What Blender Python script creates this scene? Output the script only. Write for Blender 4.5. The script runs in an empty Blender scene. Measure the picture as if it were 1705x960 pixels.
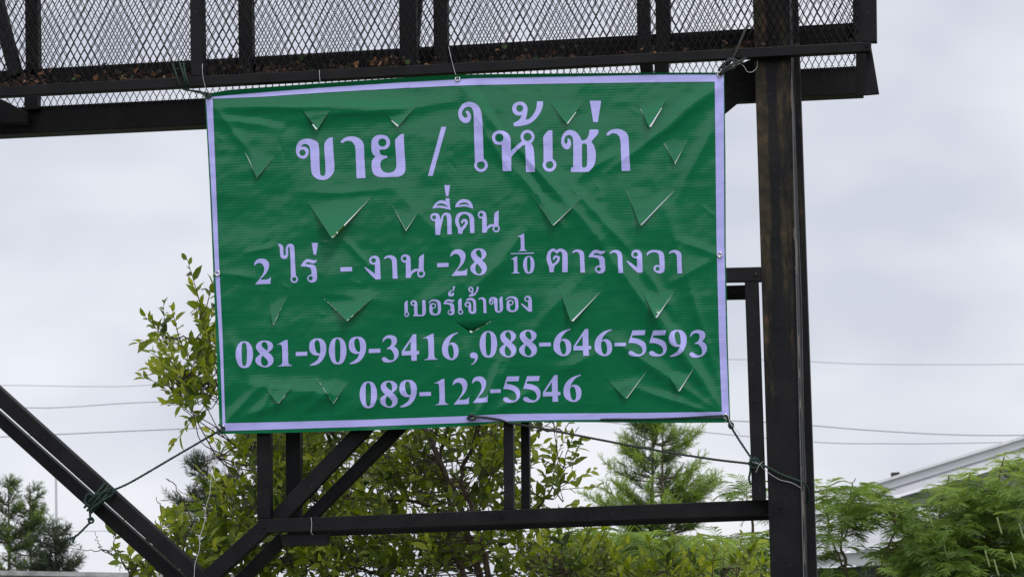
import bpy, math, random
import numpy as np
from mathutils import Vector, Matrix, noise

random.seed(7)
RNG = np.random.default_rng(7)
C = bpy.context.scene
COL = C.collection

# ------------------------------------------------------------------ camera
F_PX, PITCH, ROLL = 4000.0, math.radians(7.0), math.radians(2.0)
CAM = np.array([0.0, -11.1, 1.6])
fw = np.array([0, math.cos(PITCH), math.sin(PITCH)])
r0 = np.array([1.0, 0, 0])
u0 = np.array([0, -math.sin(PITCH), math.cos(PITCH)])
RT = r0 * math.cos(ROLL) - u0 * math.sin(ROLL)
UP = u0 * math.cos(ROLL) + r0 * math.sin(ROLL)
cd = bpy.data.cameras.new("camera")
cam = bpy.data.objects.new("camera", cd)
COL.objects.link(cam)
m = Matrix(((RT[0], UP[0], -fw[0], CAM[0]), (RT[1], UP[1], -fw[1], CAM[1]),
            (RT[2], UP[2], -fw[2], CAM[2]), (0, 0, 0, 1)))
cam.matrix_world = m
cd.sensor_width = 36.0
cd.lens = 36.0 * F_PX / 1705.0
cd.clip_end = 3000
cd.dof.use_dof = True
cd.dof.focus_distance = 11.1
cd.dof.aperture_fstop = 10.0
C.camera = cam

# ------------------------------------------------------------------ world, sun, exposure
SUN_EL, SUN_AZ = math.radians(58), math.radians(150)      # azimuth from +Y, clockwise: behind the camera, to its right
w = bpy.data.worlds.new("World")
C.world = w
w.use_nodes = True
nt = w.node_tree
nt.nodes.clear()
N = nt.nodes.new
L = nt.links.new
out = N("ShaderNodeOutputWorld")
bg = N("ShaderNodeBackground")
bg.inputs["Strength"].default_value = 0.1
sky = N("ShaderNodeTexSky")
sky.sky_type = 'NISHITA'
sky.sun_disc = False
sky.sun_elevation = SUN_EL
sky.sun_rotation = SUN_AZ
tc = N("ShaderNodeTexCoord")
mp = N("ShaderNodeMapping")
mp.inputs["Scale"].default_value = (1.0, 1.0, 2.0)
mp.inputs["Location"].default_value = (0.35, 0.1, 0.22)
ns = N("ShaderNodeTexNoise")
ns.inputs["Scale"].default_value = 5.5
ns.inputs["Detail"].default_value = 3.0
ns.inputs["Roughness"].default_value = 0.5
cr = N("ShaderNodeValToRGB")
cr.color_ramp.elements[0].position = 0.40
cr.color_ramp.elements[0].color = (5.5, 5.72, 6.5, 1)
cr.color_ramp.elements[1].position = 0.61
cr.color_ramp.elements[1].color = (7.35, 7.5, 8.0, 1)
mx = N("ShaderNodeMix")
mx.data_type = 'RGBA'
mx.inputs["Factor"].default_value = 0.93
# the overcast gets brighter towards the veiled sun, behind the camera
sep = N("ShaderNodeSeparateXYZ")
mr = N("ShaderNodeMapRange")
mr.inputs["From Min"].default_value = 0.3
mr.inputs["From Max"].default_value = -0.9
mr.inputs["To Min"].default_value = 1.0
mr.inputs["To Max"].default_value = 1.8
mul = N("ShaderNodeVectorMath")
mul.operation = 'SCALE'
L(tc.outputs["Generated"], mp.inputs["Vector"])
L(mp.outputs["Vector"], ns.inputs["Vector"])
L(ns.outputs["Fac"], cr.inputs["Fac"])
L(tc.outputs["Generated"], sep.inputs["Vector"])
L(sep.outputs["Y"], mr.inputs["Value"])
L(cr.outputs["Color"], mul.inputs[0])
hzr = N("ShaderNodeMapRange")      # a little brighter low down, where the cloud thins out
hzr.inputs["From Min"].default_value = 0.0
hzr.inputs["From Max"].default_value = 0.16
hzr.inputs["To Min"].default_value = 1.05
hzr.inputs["To Max"].default_value = 1.0
L(sep.outputs["Z"], hzr.inputs["Value"])
mm_ = N("ShaderNodeMath")
mm_.operation = 'MULTIPLY'
L(mr.outputs["Result"], mm_.inputs[0])
L(hzr.outputs["Result"], mm_.inputs[1])
L(mm_.outputs[0], mul.inputs["Scale"])
L(sky.outputs["Color"], mx.inputs["A"])
L(mul.outputs["Vector"], mx.inputs["B"])
L(mx.outputs["Result"], bg.inputs["Color"])
L(bg.outputs["Background"], out.inputs["Surface"])

sd = bpy.data.lights.new("sun", 'SUN')
sd.energy = 1.5
sd.angle = math.radians(14)
sd.color = (1.0, 0.96, 0.9)
so = bpy.data.objects.new("sun", sd)
COL.objects.link(so)
sdir = Vector((math.sin(SUN_AZ) * math.cos(SUN_EL), math.cos(SUN_AZ) * math.cos(SUN_EL), math.sin(SUN_EL)))
so.rotation_euler = sdir.to_track_quat('Z', 'Y').to_euler()
so.location = (0, -5, 20)

C.view_settings.view_transform = 'Standard'
C.view_settings.look = 'None'
C.view_settings.exposure = 0.24
C.view_settings.gamma = 1.0
C.view_settings.use_curve_mapping = False
C.cycles.max_bounces = 6
C.cycles.transparent_max_bounces = 8

# ------------------------------------------------------------------ helpers
def P(px, py, Y):
    """a point seen at (px, py) of the 1705 x 960 photograph, on the plane y = Y"""
    px = np.asarray(px, float); py = np.asarray(py, float); Y = np.asarray(Y, float)
    a = (px - 852.5) / F_PX
    b = (480.0 - py) / F_PX
    d = fw + a[..., None] * RT + b[..., None] * UP
    t = (Y - CAM[1]) / d[..., 1]
    return CAM + d * t[..., None]

def PX(Y):
    return (Y + 11.1) / F_PX       # metres per photo pixel at that depth

def tag(o, label=None, cat=None, group=None, kind=None):
    if label: o["label"] = label
    if cat: o["category"] = cat
    if group: o["group"] = group
    if kind: o["kind"] = kind
    return o

def empty(name, loc):
    o = bpy.data.objects.new(name, None)
    o.empty_display_size = 0.1
    COL.objects.link(o)
    o.location = [float(v) for v in loc]
    return o

def mesh_obj(name, verts, faces, mat, parent=None, smooth=False, tint=None):
    me = bpy.data.meshes.new(name)
    v = np.asarray(verts, float)
    org = np.zeros(3)
    if parent is not None:
        org = np.array(parent.location)
        if parent.parent is not None:
            org = org + np.array(parent.parent.location)
    me.from_pydata([tuple(p) for p in (v - org).tolist()], [], faces)
    mats = mat if isinstance(mat, (list, tuple)) else [mat]
    for mm in mats: me.materials.append(mm)
    if smooth:
        me.polygons.foreach_set("use_smooth", [True] * len(me.polygons))
    if tint is not None:
        at = me.attributes.new("tint", 'FLOAT', 'POINT')
        at.data.foreach_set("value", np.asarray(tint, np.float32))
    me.update()
    o = bpy.data.objects.new(name, me)
    COL.objects.link(o)
    if parent is not None:
        o.parent = parent
    return o

class MB:
    def __init__(s): s.v = []; s.f = []; s.n = 0
    def add(s, verts, faces):
        verts = np.asarray(verts, float)
        s.v.append(verts)
        n = s.n
        s.f.extend([tuple(i + n for i in f) for f in faces])
        s.n += len(verts)
    def build(s, name, mat, parent=None, smooth=False, bevel=0.0, tint=None):
        o = mesh_obj(name, np.concatenate(s.v), s.f, mat, parent, smooth, tint)
        if bevel:
            b = o.modifiers.new("bevel", 'BEVEL')
            b.width = bevel; b.segments = 2; b.limit_method = 'ANGLE'
        return o

SKEW = 0.2      # the frame is turned a little: its depth runs to the right as it recedes
def prism(mb, pts, Y, depth, skew=SKEW):
    """solid bar: its front outline given in photo pixels on the plane y = Y, run back by depth"""
    pts = np.array(pts, float)
    A = P(pts[:, 0], pts[:, 1], Y)
    a2 = sum(pts[i][0] * pts[(i + 1) % len(pts)][1] - pts[(i + 1) % len(pts)][0] * pts[i][1] for i in range(len(pts)))
    if a2 > 0: A = A[::-1]
    B = A + np.array([skew * depth, depth, 0])
    n = len(A)
    fs = [tuple(range(n)), tuple(range(2 * n - 1, n - 1, -1))]
    fs += [(i, i + n, (i + 1) % n + n, (i + 1) % n)[::-1][::-1] for i in range(n)]
    fs = [fs[0][::-1], fs[1][::-1]] + [f[::-1] for f in fs[2:]]
    mb.add(np.concatenate([A, B]), fs)

def bar(mb, p0, p1, w, Y, depth, w2=None, skew=SKEW):
    p0 = np.array(p0, float); p1 = np.array(p1, float)
    d = (p1 - p0) / np.linalg.norm(p1 - p0)
    n = np.array([-d[1], d[0]])
    w2 = w2 or w
    prism(mb, [p0 + n * w / 2, p1 + n * w2 / 2, p1 - n * w2 / 2, p0 - n * w / 2], Y, depth, skew)

def smooth_path(pts, k=8):
    pts = np.asarray(pts, float)
    if len(pts) < 3:
        t = np.linspace(0, 1, k + 1)[:, None]
        return pts[0] * (1 - t) + pts[-1] * t
    ex = np.concatenate([[2 * pts[0] - pts[1]], pts, [2 * pts[-1] - pts[-2]]])
    res = []
    for i in range(1, len(ex) - 2):
        p_0, p_1, p_2, p_3 = ex[i - 1:i + 3]
        for t in np.linspace(0, 1, k, endpoint=False):
            res.append(0.5 * (2 * p_1 + (p_2 - p_0) * t + (2 * p_0 - 5 * p_1 + 4 * p_2 - p_3) * t * t
                              + (3 * p_1 - p_0 - 3 * p_2 + p_3) * t ** 3))
    res.append(pts[-1])
    return np.array(res)

def frames(path):
    t = np.gradient(path, axis=0)
    t /= np.linalg.norm(t, axis=1)[:, None] + 1e-12
    ref = np.array([0.0, 1.0, 0.0]) if abs(t[0][1]) < 0.9 else np.array([1.0, 0, 0])
    n = ref - t[0] * ref.dot(t[0]); n /= np.linalg.norm(n)
    ns_ = []
    for i in range(len(path)):
        n = n - t[i] * n.dot(t[i])
        n /= np.linalg.norm(n) + 1e-12
        ns_.append(n)
    ns_ = np.array(ns_)
    return t, ns_, np.cross(t, ns_)

def tube(mb, path, r, sides=6):
    path = np.asarray(path, float)
    r = np.broadcast_to(np.asarray(r, float), (len(path),))
    t, a, b = frames(path)
    ang = np.arange(sides) * 2 * math.pi / sides
    ring = (a[:, None, :] * np.cos(ang)[None, :, None] + b[:, None, :] * np.sin(ang)[None, :, None]) * r[:, None, None]
    v = (path[:, None, :] + ring).reshape(-1, 3)
    fs = []
    for i in range(len(path) - 1):
        for k in range(sides):
            k2 = (k + 1) % sides
            fs.append((i * sides + k, i * sides + k2, (i + 1) * sides + k2, (i + 1) * sides + k))
    fs.append(tuple(range(sides))[::-1])
    fs.append(tuple((len(path) - 1) * sides + k for k in range(sides)))
    mb.add(v, fs)

def resample(path, step):
    d = np.concatenate([[0], np.cumsum(np.linalg.norm(np.diff(path, axis=0), axis=1))])
    n = max(3, int(d[-1] / step))
    s = np.linspace(0, d[-1], n)
    return np.stack([np.interp(s, d, path[:, i]) for i in range(3)], 1)

def rope(mb, pts, r=0.0055, strands=3, pitch=0.05):
    path = resample(smooth_path(pts, 10), 0.006)
    t, a, b = frames(path)
    s = np.arange(len(path)) * 0.006
    for k in range(strands):
        ph = 2 * math.pi * (s / pitch + k / strands)
        tube(mb, path + (a * np.cos(ph)[:, None] + b * np.sin(ph)[:, None]) * r * 0.55, r * 0.58, 5)

def pp(pts, k=0.0):
    """[(px, py, Y), ...] -> world points"""
    q = np.array(pts, float)
    return P(q[:, 0], q[:, 1], q[:, 2])

# ------------------------------------------------------------------ materials
def mat(name):
    mm = bpy.data.materials.new(name)
    mm.use_nodes = True
    t = mm.node_tree
    b = t.nodes["Principled BSDF"]
    return mm, t, b

def noise_node(t, scale, detail=4, vec=None, mscale=None, rough=0.55):
    n = t.nodes.new("ShaderNodeTexNoise")
    n.inputs["Scale"].default_value = scale
    n.inputs["Detail"].default_value = detail
    n.inputs["Roughness"].default_value = rough
    tcn = t.nodes.new("ShaderNodeTexCoord")
    if mscale:
        mpn = t.nodes.new("ShaderNodeMapping")
        mpn.inputs["Scale"].default_value = mscale
        t.links.new(tcn.outputs["Object"], mpn.inputs["Vector"])
        t.links.new(mpn.outputs["Vector"], n.inputs["Vector"])
    else:
        t.links.new(tcn.outputs["Object"], n.inputs["Vector"])
    return n

def ramp(t, fac, stops):
    r = t.nodes.new("ShaderNodeValToRGB")
    e = r.color_ramp.elements
    while len(e) < len(stops): e.new(0.5)
    for el, (p_, c_) in zip(e, stops):
        el.position = p_
        el.color = (*c_, 1)
    t.links.new(fac, r.inputs["Fac"])
    return r

def mixc(t, fac, a, b):
    x = t.nodes.new("ShaderNodeMix"); x.data_type = 'RGBA'
    for sock, val in (("Factor", fac), ("A", a), ("B", b)):
        if isinstance(val, (float, int)): x.inputs[sock].default_value = val
        elif isinstance(val, tuple): x.inputs[sock].default_value = (*val, 1)
        else: t.links.new(val, x.inputs[sock])
    return x.outputs["Result"]

def bump(t, b, h, strength, dist=0.01):
    n = t.nodes.new("ShaderNodeBump")
    n.inputs["Strength"].default_value = strength
    n.inputs["Distance"].default_value = dist
    t.links.new(h, n.inputs["Height"])
    t.links.new(n.outputs["Normal"], b.inputs["Normal"])

COLB = P(1300, 1200, 0.2); COLB[2] = 0.0
def steel(name, rust=0.0, base=(0.0025, 0.0025, 0.0034), hi=(0.0085, 0.0083, 0.009)):
    mm, t, b = mat(name)
    n1 = noise_node(t, 7, 6)
    c = ramp(t, n1.outputs["Fac"], [(0.35, base), (0.7, hi)]).outputs["Color"]
    n3 = noise_node(t, 55, 3)
    sp = ramp(t, n3.outputs["Fac"], [(0.64, (0, 0, 0)), (0.74, (1, 1, 1))]).outputs["Color"]
    c = mixc(t, sp, c, (0.022, 0.021, 0.021))
    if rust:
        n2 = noise_node(t, 3.0, 8, mscale=(7, 7, 0.9), rough=0.75)
        tcz = t.nodes.new("ShaderNodeTexCoord"); sz = t.nodes.new("ShaderNodeSeparateXYZ")
        t.links.new(tcz.outputs["Object"], sz.inputs["Vector"])
        hz_ = t.nodes.new("ShaderNodeMapRange")           # weathered most under the catwalk
        hz_.inputs["From Min"].default_value = 2.0; hz_.inputs["From Max"].default_value = 3.3
        hz_.inputs["To Min"].default_value = -0.16; hz_.inputs["To Max"].default_value = 0.10
        t.links.new(sz.outputs["Z"], hz_.inputs["Value"])
        ad = t.nodes.new("ShaderNodeMath"); ad.operation = 'ADD'
        t.links.new(n2.outputs["Fac"], ad.inputs[0]); t.links.new(hz_.outputs["Result"], ad.inputs[1])
        def mth(op, a, b_):
            q = t.nodes.new("ShaderNodeMath"); q.operation = op
            for i_, v_ in enumerate((a, b_)):
                if isinstance(v_, (int, float)): q.inputs[i_].default_value = v_
                else: t.links.new(v_, q.inputs[i_])
            return q.outputs[0]
        e_a = P(1317, 90, 0.1) - COLB; e_b = P(1341, 960, 0.1) - COLB
        sl = (e_b[0] - e_a[0]) / (e_b[2] - e_a[2])
        xe = mth('ADD', mth('MULTIPLY', sz.outputs["Z"], float(sl)), float(e_a[0] - sl * e_a[2]))
        ux = mth('SUBTRACT', sz.outputs["X"], xe)          # 0 at the right front edge, about -0.17 at the left
        n7 = noise_node(t, 5, 4, mscale=(1, 1, 0.6))
        uw = mth('ADD', mth('DIVIDE', ux, 0.17), mth('MULTIPLY', mth('SUBTRACT', n7.outputs["Fac"], 0.5), 0.35))
        uw = mth('ADD', uw, 1.0)
        st_ = ramp(t, uw, [(0.0, (.95, .95, .95)), (0.26, (.8, .8, .8)), (0.36, (.1, .1, .1)), (0.5, (.1, .1, .1)), (0.6, (.62, .62, .62)), (0.88, (.6, .6, .6)), (1.0, (.3, .3, .3))]).outputs["Color"]
        av = mth('ADD', ad.outputs[0], mth('MULTIPLY', mth('SUBTRACT', st_, 0.5), 0.30))
        k = ramp(t, av, [(0.55, (0, 0, 0)), (0.69, (1, 1, 1))]).outputs["Color"]
        n4 = noise_node(t, 18, 5)
        rc = ramp(t, n4.outputs["Fac"], [(0.3, (0.013, 0.011, 0.007)), (0.55, (0.034, 0.027, 0.014)), (0.72, (0.085, 0.045, 0.022))]).outputs["Color"]
        c = mixc(t, k, c, rc)
        n5 = noise_node(t, 9, 5, mscale=(1, 1, 0.6))
        k5 = ramp(t, n5.outputs["Fac"], [(0.735, (0, 0, 0)), (0.745, (1, 1, 1))]).outputs["Color"]
        c = mixc(t, k5, c, (0.33, 0.19, 0.11))
        # paint flaked off along the column's right front edge
        u_ = mth('ABSOLUTE', ux, 0.0)
        n6 = noise_node(t, 14, 5, mscale=(1, 1, 0.35))
        near = mth('LESS_THAN', u_, mth('MULTIPLY', mth('SUBTRACT', n6.outputs["Fac"], 0.55), 0.13))
        c = mixc(t, near, c, (0.16, 0.125, 0.10))
    t.links.new(c, b.inputs["Base Color"])
    b.inputs["Roughness"].default_value = 0.5
    b.inputs["Specular IOR Level"].default_value = 0.15
    bump(t, b, n3.outputs["Fac"], 0.25, 0.003)
    return mm

M_STEEL = steel("black_painted_steel")
M_STEEL_RUST = steel("weathered_painted_steel", 0.55)
M_MESH = steel("expanded_mesh_steel", 0.0, (0.006, 0.005, 0.006), (0.014, 0.012, 0.012))

def plain(name, col, rough=0.6, spec=0.5, metal=0.0, var=0.15, scale=20):
    mm, t, b = mat(name)
    n1 = noise_node(t, scale, 4)
    lo = tuple(x * (1 - var) for x in col); hi = tuple(min(0.95, x * (1 + var)) for x in col)
    c = ramp(t, n1.outputs["Fac"], [(0.3, lo), (0.7, hi)]).outputs["Color"]
    t.links.new(c, b.inputs["Base Color"])
    b.inputs["Roughness"].default_value = rough
    b.inputs["Specular IOR Level"].default_value = spec
    b.inputs["Metallic"].default_value = metal
    return mm

def vinyl(name, col, var=0.10):
    mm, t, b = mat(name)
    n1 = noise_node(t, 1.0, 3, mscale=(1.5, 1.0, 60))
    lo = tuple(x * (1 - var) for x in col); hi = tuple(min(0.95, x * (1 + var)) for x in col)
    c = ramp(t, n1.outputs["Fac"], [(0.3, lo), (0.7, hi)]).outputs["Color"]
    t.links.new(c, b.inputs["Base Color"])
    b.inputs["Roughness"].default_value = 0.17
    b.inputs["Specular IOR Level"].default_value = 0.34
    # fine horizontal print lines of the cloth, stronger here and there
    wv = t.nodes.new("ShaderNodeTexWave")
    wv.wave_type = 'BANDS'; wv.bands_direction = 'Z'
    wv.inputs["Scale"].default_value = 24.0
    wv.inputs["Distortion"].default_value = 1.2
    wv.inputs["Detail"].default_value = 1.0
    tcn = t.nodes.new("ShaderNodeTexCoord")
    t.links.new(tcn.outputs["Object"], wv.inputs["Vector"])
    n2 = noise_node(t, 3.0, 2)
    mm2 = t.nodes.new("ShaderNodeMath"); mm2.operation = 'MULTIPLY'
    t.links.new(wv.outputs["Fac"], mm2.inputs[0]); t.links.new(n2.outputs["Fac"], mm2.inputs[1])
    bump(t, b, mm2.outputs[0], 0.12, 0.002)
    return mm

M_GREEN = vinyl("green_vinyl", (0.001, 0.130, 0.051), 0.08)
M_PURPLE = vinyl("lilac_print", (0.44, 0.425, 0.85), 0.05)
M_CUT = plain("cut_vinyl_edge", (0.75, 0.78, 0.75), 0.5)
M_BRASS = plain("grommet_metal", (0.6, 0.58, 0.55), 0.25, metal=1.0)
M_ROPE_G = plain("dark_green_rope", (0.007, 0.028, 0.020), 0.7, var=0.4, scale=120)
M_ROPE_K = plain("black_rope", (0.02, 0.024, 0.022), 0.7, var=0.4, scale=120)
M_WIRE = plain("pale_wire", (0.55, 0.55, 0.58), 0.4)
M_CABLE = plain("power_cable", (0.16, 0.17, 0.18), 0.6)
M_BARK = plain("brown_bark", (0.085, 0.06, 0.048), 0.9, var=0.45, scale=30)
M_TWIG = plain("brown_twig", (0.08, 0.06, 0.035), 0.9, var=0.4, scale=30)
M_CONC = plain("grey_concrete", (0.30, 0.30, 0.30), 0.9, var=0.35, scale=9)
M_POLE = plain("galvanised_pole", (0.30, 0.31, 0.33), 0.5)
M_WHITE = plain("white_sheet_metal", (0.62, 0.63, 0.66), 0.5, var=0.06, scale=2)
M_GREYW = plain("grey_wall_cladding", (0.22, 0.225, 0.235), 0.7, var=0.1, scale=2)
M_ROOF = plain("galvanised_roof", (0.42, 0.43, 0.45), 0.5, var=0.12, scale=3)
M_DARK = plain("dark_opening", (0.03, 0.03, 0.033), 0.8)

def leaf_mat(name, stops, trans=0.42, rough=0.42):
    mm, t, b = mat(name)
    at = t.nodes.new("ShaderNodeAttribute"); at.attribute_name = "tint"
    c = ramp(t, at.outputs["Fac"], stops).outputs["Color"]
    t.links.new(c, b.inputs["Base Color"])
    b.inputs["Roughness"].default_value = rough
    b.inputs["Specular IOR Level"].default_value = 0.4
    tr = t.nodes.new("ShaderNodeBsdfTranslucent")
    hs = t.nodes.new("ShaderNodeHueSaturation")
    hs.inputs["Hue"].default_value = 0.485
    hs.inputs["Saturation"].default_value = 1.1
    hs.inputs["Value"].default_value = 1.9
    t.links.new(c, hs.inputs["Color"]); t.links.new(hs.outputs["Color"], tr.inputs["Color"])
    ms_ = t.nodes.new("ShaderNodeMixShader")
    ms_.inputs[0].default_value = trans
    t.links.new(b.outputs[0], ms_.inputs[1]); t.links.new(tr.outputs[0], ms_.inputs[2])
    t.links.new(ms_.outputs[0], t.nodes["Material Output"].inputs["Surface"])
    return mm

M_LEAF = leaf_mat("glossy_leaf", [(0.0, (0.03, 0.055, 0.010)), (0.4, (0.11, 0.165, 0.016)), (0.75, (0.23, 0.30, 0.03)), (1.0, (0.36, 0.40, 0.055))])
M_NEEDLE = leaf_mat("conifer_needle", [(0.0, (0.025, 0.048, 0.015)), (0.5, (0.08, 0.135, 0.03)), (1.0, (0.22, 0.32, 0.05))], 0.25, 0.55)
M_NEEDLE_D = leaf_mat("dark_conifer_needle", [(0.0, (0.012, 0.022, 0.012)), (0.6, (0.03, 0.045, 0.024)), (1.0, (0.07, 0.095, 0.045))], 0.2, 0.6)
M_FEATHER = leaf_mat("feathery_leaf", [(0.0, (0.035, 0.07, 0.016)), (0.5, (0.12, 0.20, 0.035)), (1.0, (0.28, 0.38, 0.08))], 0.4, 0.5)
M_LITTER = leaf_mat("dead_leaf", [(0.0, (0.016, 0.011, 0.008)), (0.55, (0.045, 0.026, 0.015)), (0.8, (0.20, 0.085, 0.04)), (0.92, (0.34, 0.19, 0.10)), (1.0, (0.045, 0.08, 0.02))], 0.1, 0.7)

# ------------------------------------------------------------------ setting
def ground():
    mm, t, b = mat("scrub_ground")
    n1 = noise_node(t, 0.4, 8)
    c = ramp(t, n1.outputs["Fac"], [(0.3, (0.10, 0.085, 0.055)), (0.55, (0.06, 0.085, 0.03)), (0.75, (0.035, 0.06, 0.02))]).outputs["Color"]
    t.links.new(c, b.inputs["Base Color"]); b.inputs["Roughness"].default_value = 0.95
    n = 24
    xs = np.linspace(-1, 1, n + 1); xs = np.sign(xs) * np.abs(xs) ** 3 * 1500
    v = []; f = []
    for j, y in enumerate(xs):
        for i, x in enumerate(xs): v.append((x, y, 0.0))
    for j in range(n):
        for i in range(n):
            a = j * (n + 1) + i
            f.append((a, a + 1, a + n + 2, a + n + 1))
    tag(mesh_obj("ground", v, f, mm), kind="structure")
ground()

# ------------------------------------------------------------------ billboard frame
YF, YR = 0.10, 0.60            # front and rear frame
base = P(1300, 1200, 0.2); base[2] = 0.0
frame = empty("billboard_frame", base)
tag(frame, "black steel billboard frame with mesh catwalk, braces and tall rusty column", "billboard frame")

def part(name, fn, material=M_STEEL, bevel=0.003, label=None):
    b_ = MB(); fn(b_)
    o = b_.build(name, material, frame, bevel=bevel)
    if label: o["label"] = label
    return o

def ln(p, q, x):               # y on the line p-q at x
    return p[1] + (q[1] - p[1]) * (x - p[0]) / (q[0] - p[0])

def vx(x0, y0, x1, y1, y):     # x on a steep line at y
    return x0 + (x1 - x0) * (y - y0) / (y1 - y0)

def vert(name, xa, xb, ya, yb, Y, depth, lean=0.02, material=M_STEEL, label=None):
    dx = lean * (yb - ya)
    part(name, lambda b_: prism(b_, [(xa, ya), (xb, ya), (xb + dx, yb), (xa + dx, yb)], Y, depth), material, label=label)

GY = 1545
# column: front box and the flange behind it
part("column", lambda b_: prism(b_, [(vx(1256, 90, 1283, 960, -250), -250), (vx(1317, 90, 1341, 960, -250), -250),
                                     (vx(1317, 90, 1341, 960, GY), GY), (vx(1256, 90, 1283, 960, GY), GY)], YF, 0.16), M_STEEL_RUST,
     label="thick front column with brown rust streaks and chipped paint")
part("column_flange", lambda b_: prism(b_, [(vx(1290, 90, 1318, 960, -250), -250), (vx(1331, 90, 1360, 960, -250), -250),
                                            (vx(1331, 90, 1360, 960, GY), GY), (vx(1290, 90, 1318, 960, GY), GY)], 0.30, 0.05), M_STEEL_RUST)
part("base_plate", lambda b_: b_.add([(base[0] + sx * .22, base[1] + sy * .22, z) for z in (0, .03) for sx, sy in ((-1, -1), (1, -1), (1, 1), (-1, 1))],
                                     [(3, 2, 1, 0), (4, 5, 6, 7), (0, 1, 5, 4), (1, 2, 6, 5), (2, 3, 7, 6), (3, 0, 4, 7)]))
# catwalk
ra, rb = (0, 144), (1440, 70)
part("rail", lambda b_: prism(b_, [(-200, ln(ra, rb, -200)), (1450, ln(ra, rb, 1450)), (1450, ln(ra, rb, 1450) + 16), (-200, ln(ra, rb, -200) + 17)], 0.02, 0.05))
part("ledge", lambda b_: prism(b_, [(-200, ln(ra, rb, -200) + 8), (1450, ln(ra, rb, 1450) + 8), (1450, ln(ra, rb, 1450) + 12), (-200, ln(ra, rb, -200) + 12)], 0.071, 0.026))
qa, qb = (0, 118), (1420, 38)
part("rail", lambda b_: prism(b_, [(-200, ln(qa, qb, -200)), (1432, ln(qa, qb, 1432)), (1432, ln(qa, qb, 1432) + 31), (-200, ln(qa, qb, -200) + 34)], YR, 0.05))
ba, bb = (62, 177), (1427, 110)
ca, cb = (0, 224), (1462, 155)
part("main_beam", lambda b_: prism(b_, [(-200, ln(ba, bb, -200)), (1436, ln(ba, bb, 1436)), (1436, ln(ca, cb, 1436)), (-200, ln(ca, cb, -200))], YR - 0.02, 0.12))
part("end_plate", lambda b_: prism(b_, [(1425, 88), (1449, 84), (1463, 157), (1425, 160)], 0.30, 0.012))
part("end_plate", lambda b_: prism(b_, [(1443, 80), (1451, 80), (1464, 157), (1440, 159)], 0.10, 0.012))
for x0, x1, Y in ((38, 59, YR), (313, 334, 0.028), (393, 416, YR - .06), (661, 689, 0.16), (718, 741, YR - .06), (1057, 1078, 0.16), (1088, 1112, YR - .06), (1417, 1432, YR - .06), (1430, 1456, 0.022)):
    yb = ln(ra, rb, x0) + (-1 if Y < 0.1 else 14)
    vert("upright", x0, x1, -250, yb, Y, 0.05, 0.012)
part("brace", lambda b_: bar(b_, (-60, -200), (24, 125), 20, YR - .08, 0.05))
part("brace", lambda b_: prism(b_, [(688, -60), (706, -60), (694, 96), (676, 96)], YR - .12, 0.04))
part("strut", lambda b_: prism(b_, [(40, 156), (62, 155), (62, 182), (40, 183)], YR - .07, 0.05))
part("strut", lambda b_: prism(b_, [(-20, 160), (4, 166), (46, 188), (46, 205), (-20, 205)], YR - .13, 0.05))
part("strut", lambda b_: prism(b_, [(1064, 104), (1085, 103), (1087, 132), (1068, 132)], 0.17, 0.05))
part("strut", lambda b_: prism(b_, [(1089, 103), (1112, 102), (1113, 132), (1090, 132)], YR - .07, 0.05))
part("gusset", lambda b_: prism(b_, [(1190, 122), (1258, 96), (1258, 169), (1231, 169), (1208, 188), (1190, 200)], 0.32, 0.02))
part("rail", lambda b_: prism(b_, [(-200, -235), (1456, -310), (1456, -290), (-200, -215)], 0.02, 0.05))

def mesh_panel(x0, x1, lo, hi, Y, cw, ch, r, shear=0.0):
    """expanded metal: zigzag strands that touch at the knuckles"""
    b_ = MB()
    a = P(x0, lo(x0), Y); c = P(x1, lo(x1), Y)
    top = P(x0, hi(x0), Y)
    U = c - a; Lx = np.linalg.norm(U); U /= Lx
    H = top[2] - a[2]
    rows = int(H / (ch / 2)) + 1
    n = int(Lx / (cw / 2))
    for k in range(rows):
        i = np.arange(n + 1)
        up = ((i + k) % 2) * (ch / 2) * 0.93
        z = k * ch / 2 + up
        x = i * cw / 2 + shear * z + 0.0012 * np.sin(i * 1.7 + k * 2.3)
        path = a + x[:, None] * U + z[:, None] * np.array([0.018, 0, 1.0])
        path[:, 1] += ((i % 2) - 0.5) * 0.002
        keep = path[:, 2] <= top[2] + 0.02
        tube(b_, path, r, 4)
    return b_.build("mesh_panel", M_MESH, frame)
mesh_panel(-120, 1434, lambda x: ln(ra, rb, x) + 4, lambda x: ln(ra, rb, x) - 330, 0.0745, 0.0345, 0.069, 0.0049)
mesh_panel(-120, 1430, lambda x: ln(ba, bb, x) + 6, lambda x: ln(ba, bb, x) - 330, YR - 0.03, 0.0328, 0.066, 0.0043, 0.0)

YB = 0.21
# lower frame
def la(x): return ln((429, 864), (1278, 831), x)
part("lower_beam", lambda b_: prism(b_, [(429, la(429)), (1279, la(1279)), (1279, la(1279) + 26), (429, la(429) + 23)], YB, 0.06), M_STEEL)
part("lower_beam", lambda b_: prism(b_, [(478, la(478) + 10), (1300, la(1300) + 8), (1300, la(1300) + 34), (478, la(478) + 32)], YR - .1, 0.05))
part("bracket", lambda b_: prism(b_, [(470, 889), (546, 887), (546, 907), (470, 909)], YB + .03, 0.03))
vert("upright", 425, 447, 160, 863, YB + .003, 0.05, 0.004)
vert("upright", 473, 497, 170, 873, YR - .1, 0.05, 0.004)
vert("upright", 834, 850, 140, 848, YB + .003, 0.04, 0.007)
vert("upright", 864, 878, 140, 857, YR - .1, 0.04, 0.005)
vert("upright", 1239, 1261, 445, 833, YF + .002, 0.05, 0.034)
part("strut", lambda b_: prism(b_, [(1140, 447), (1267, 444), (1267, 468), (1140, 470)], YF - .002, 0.05))
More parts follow.
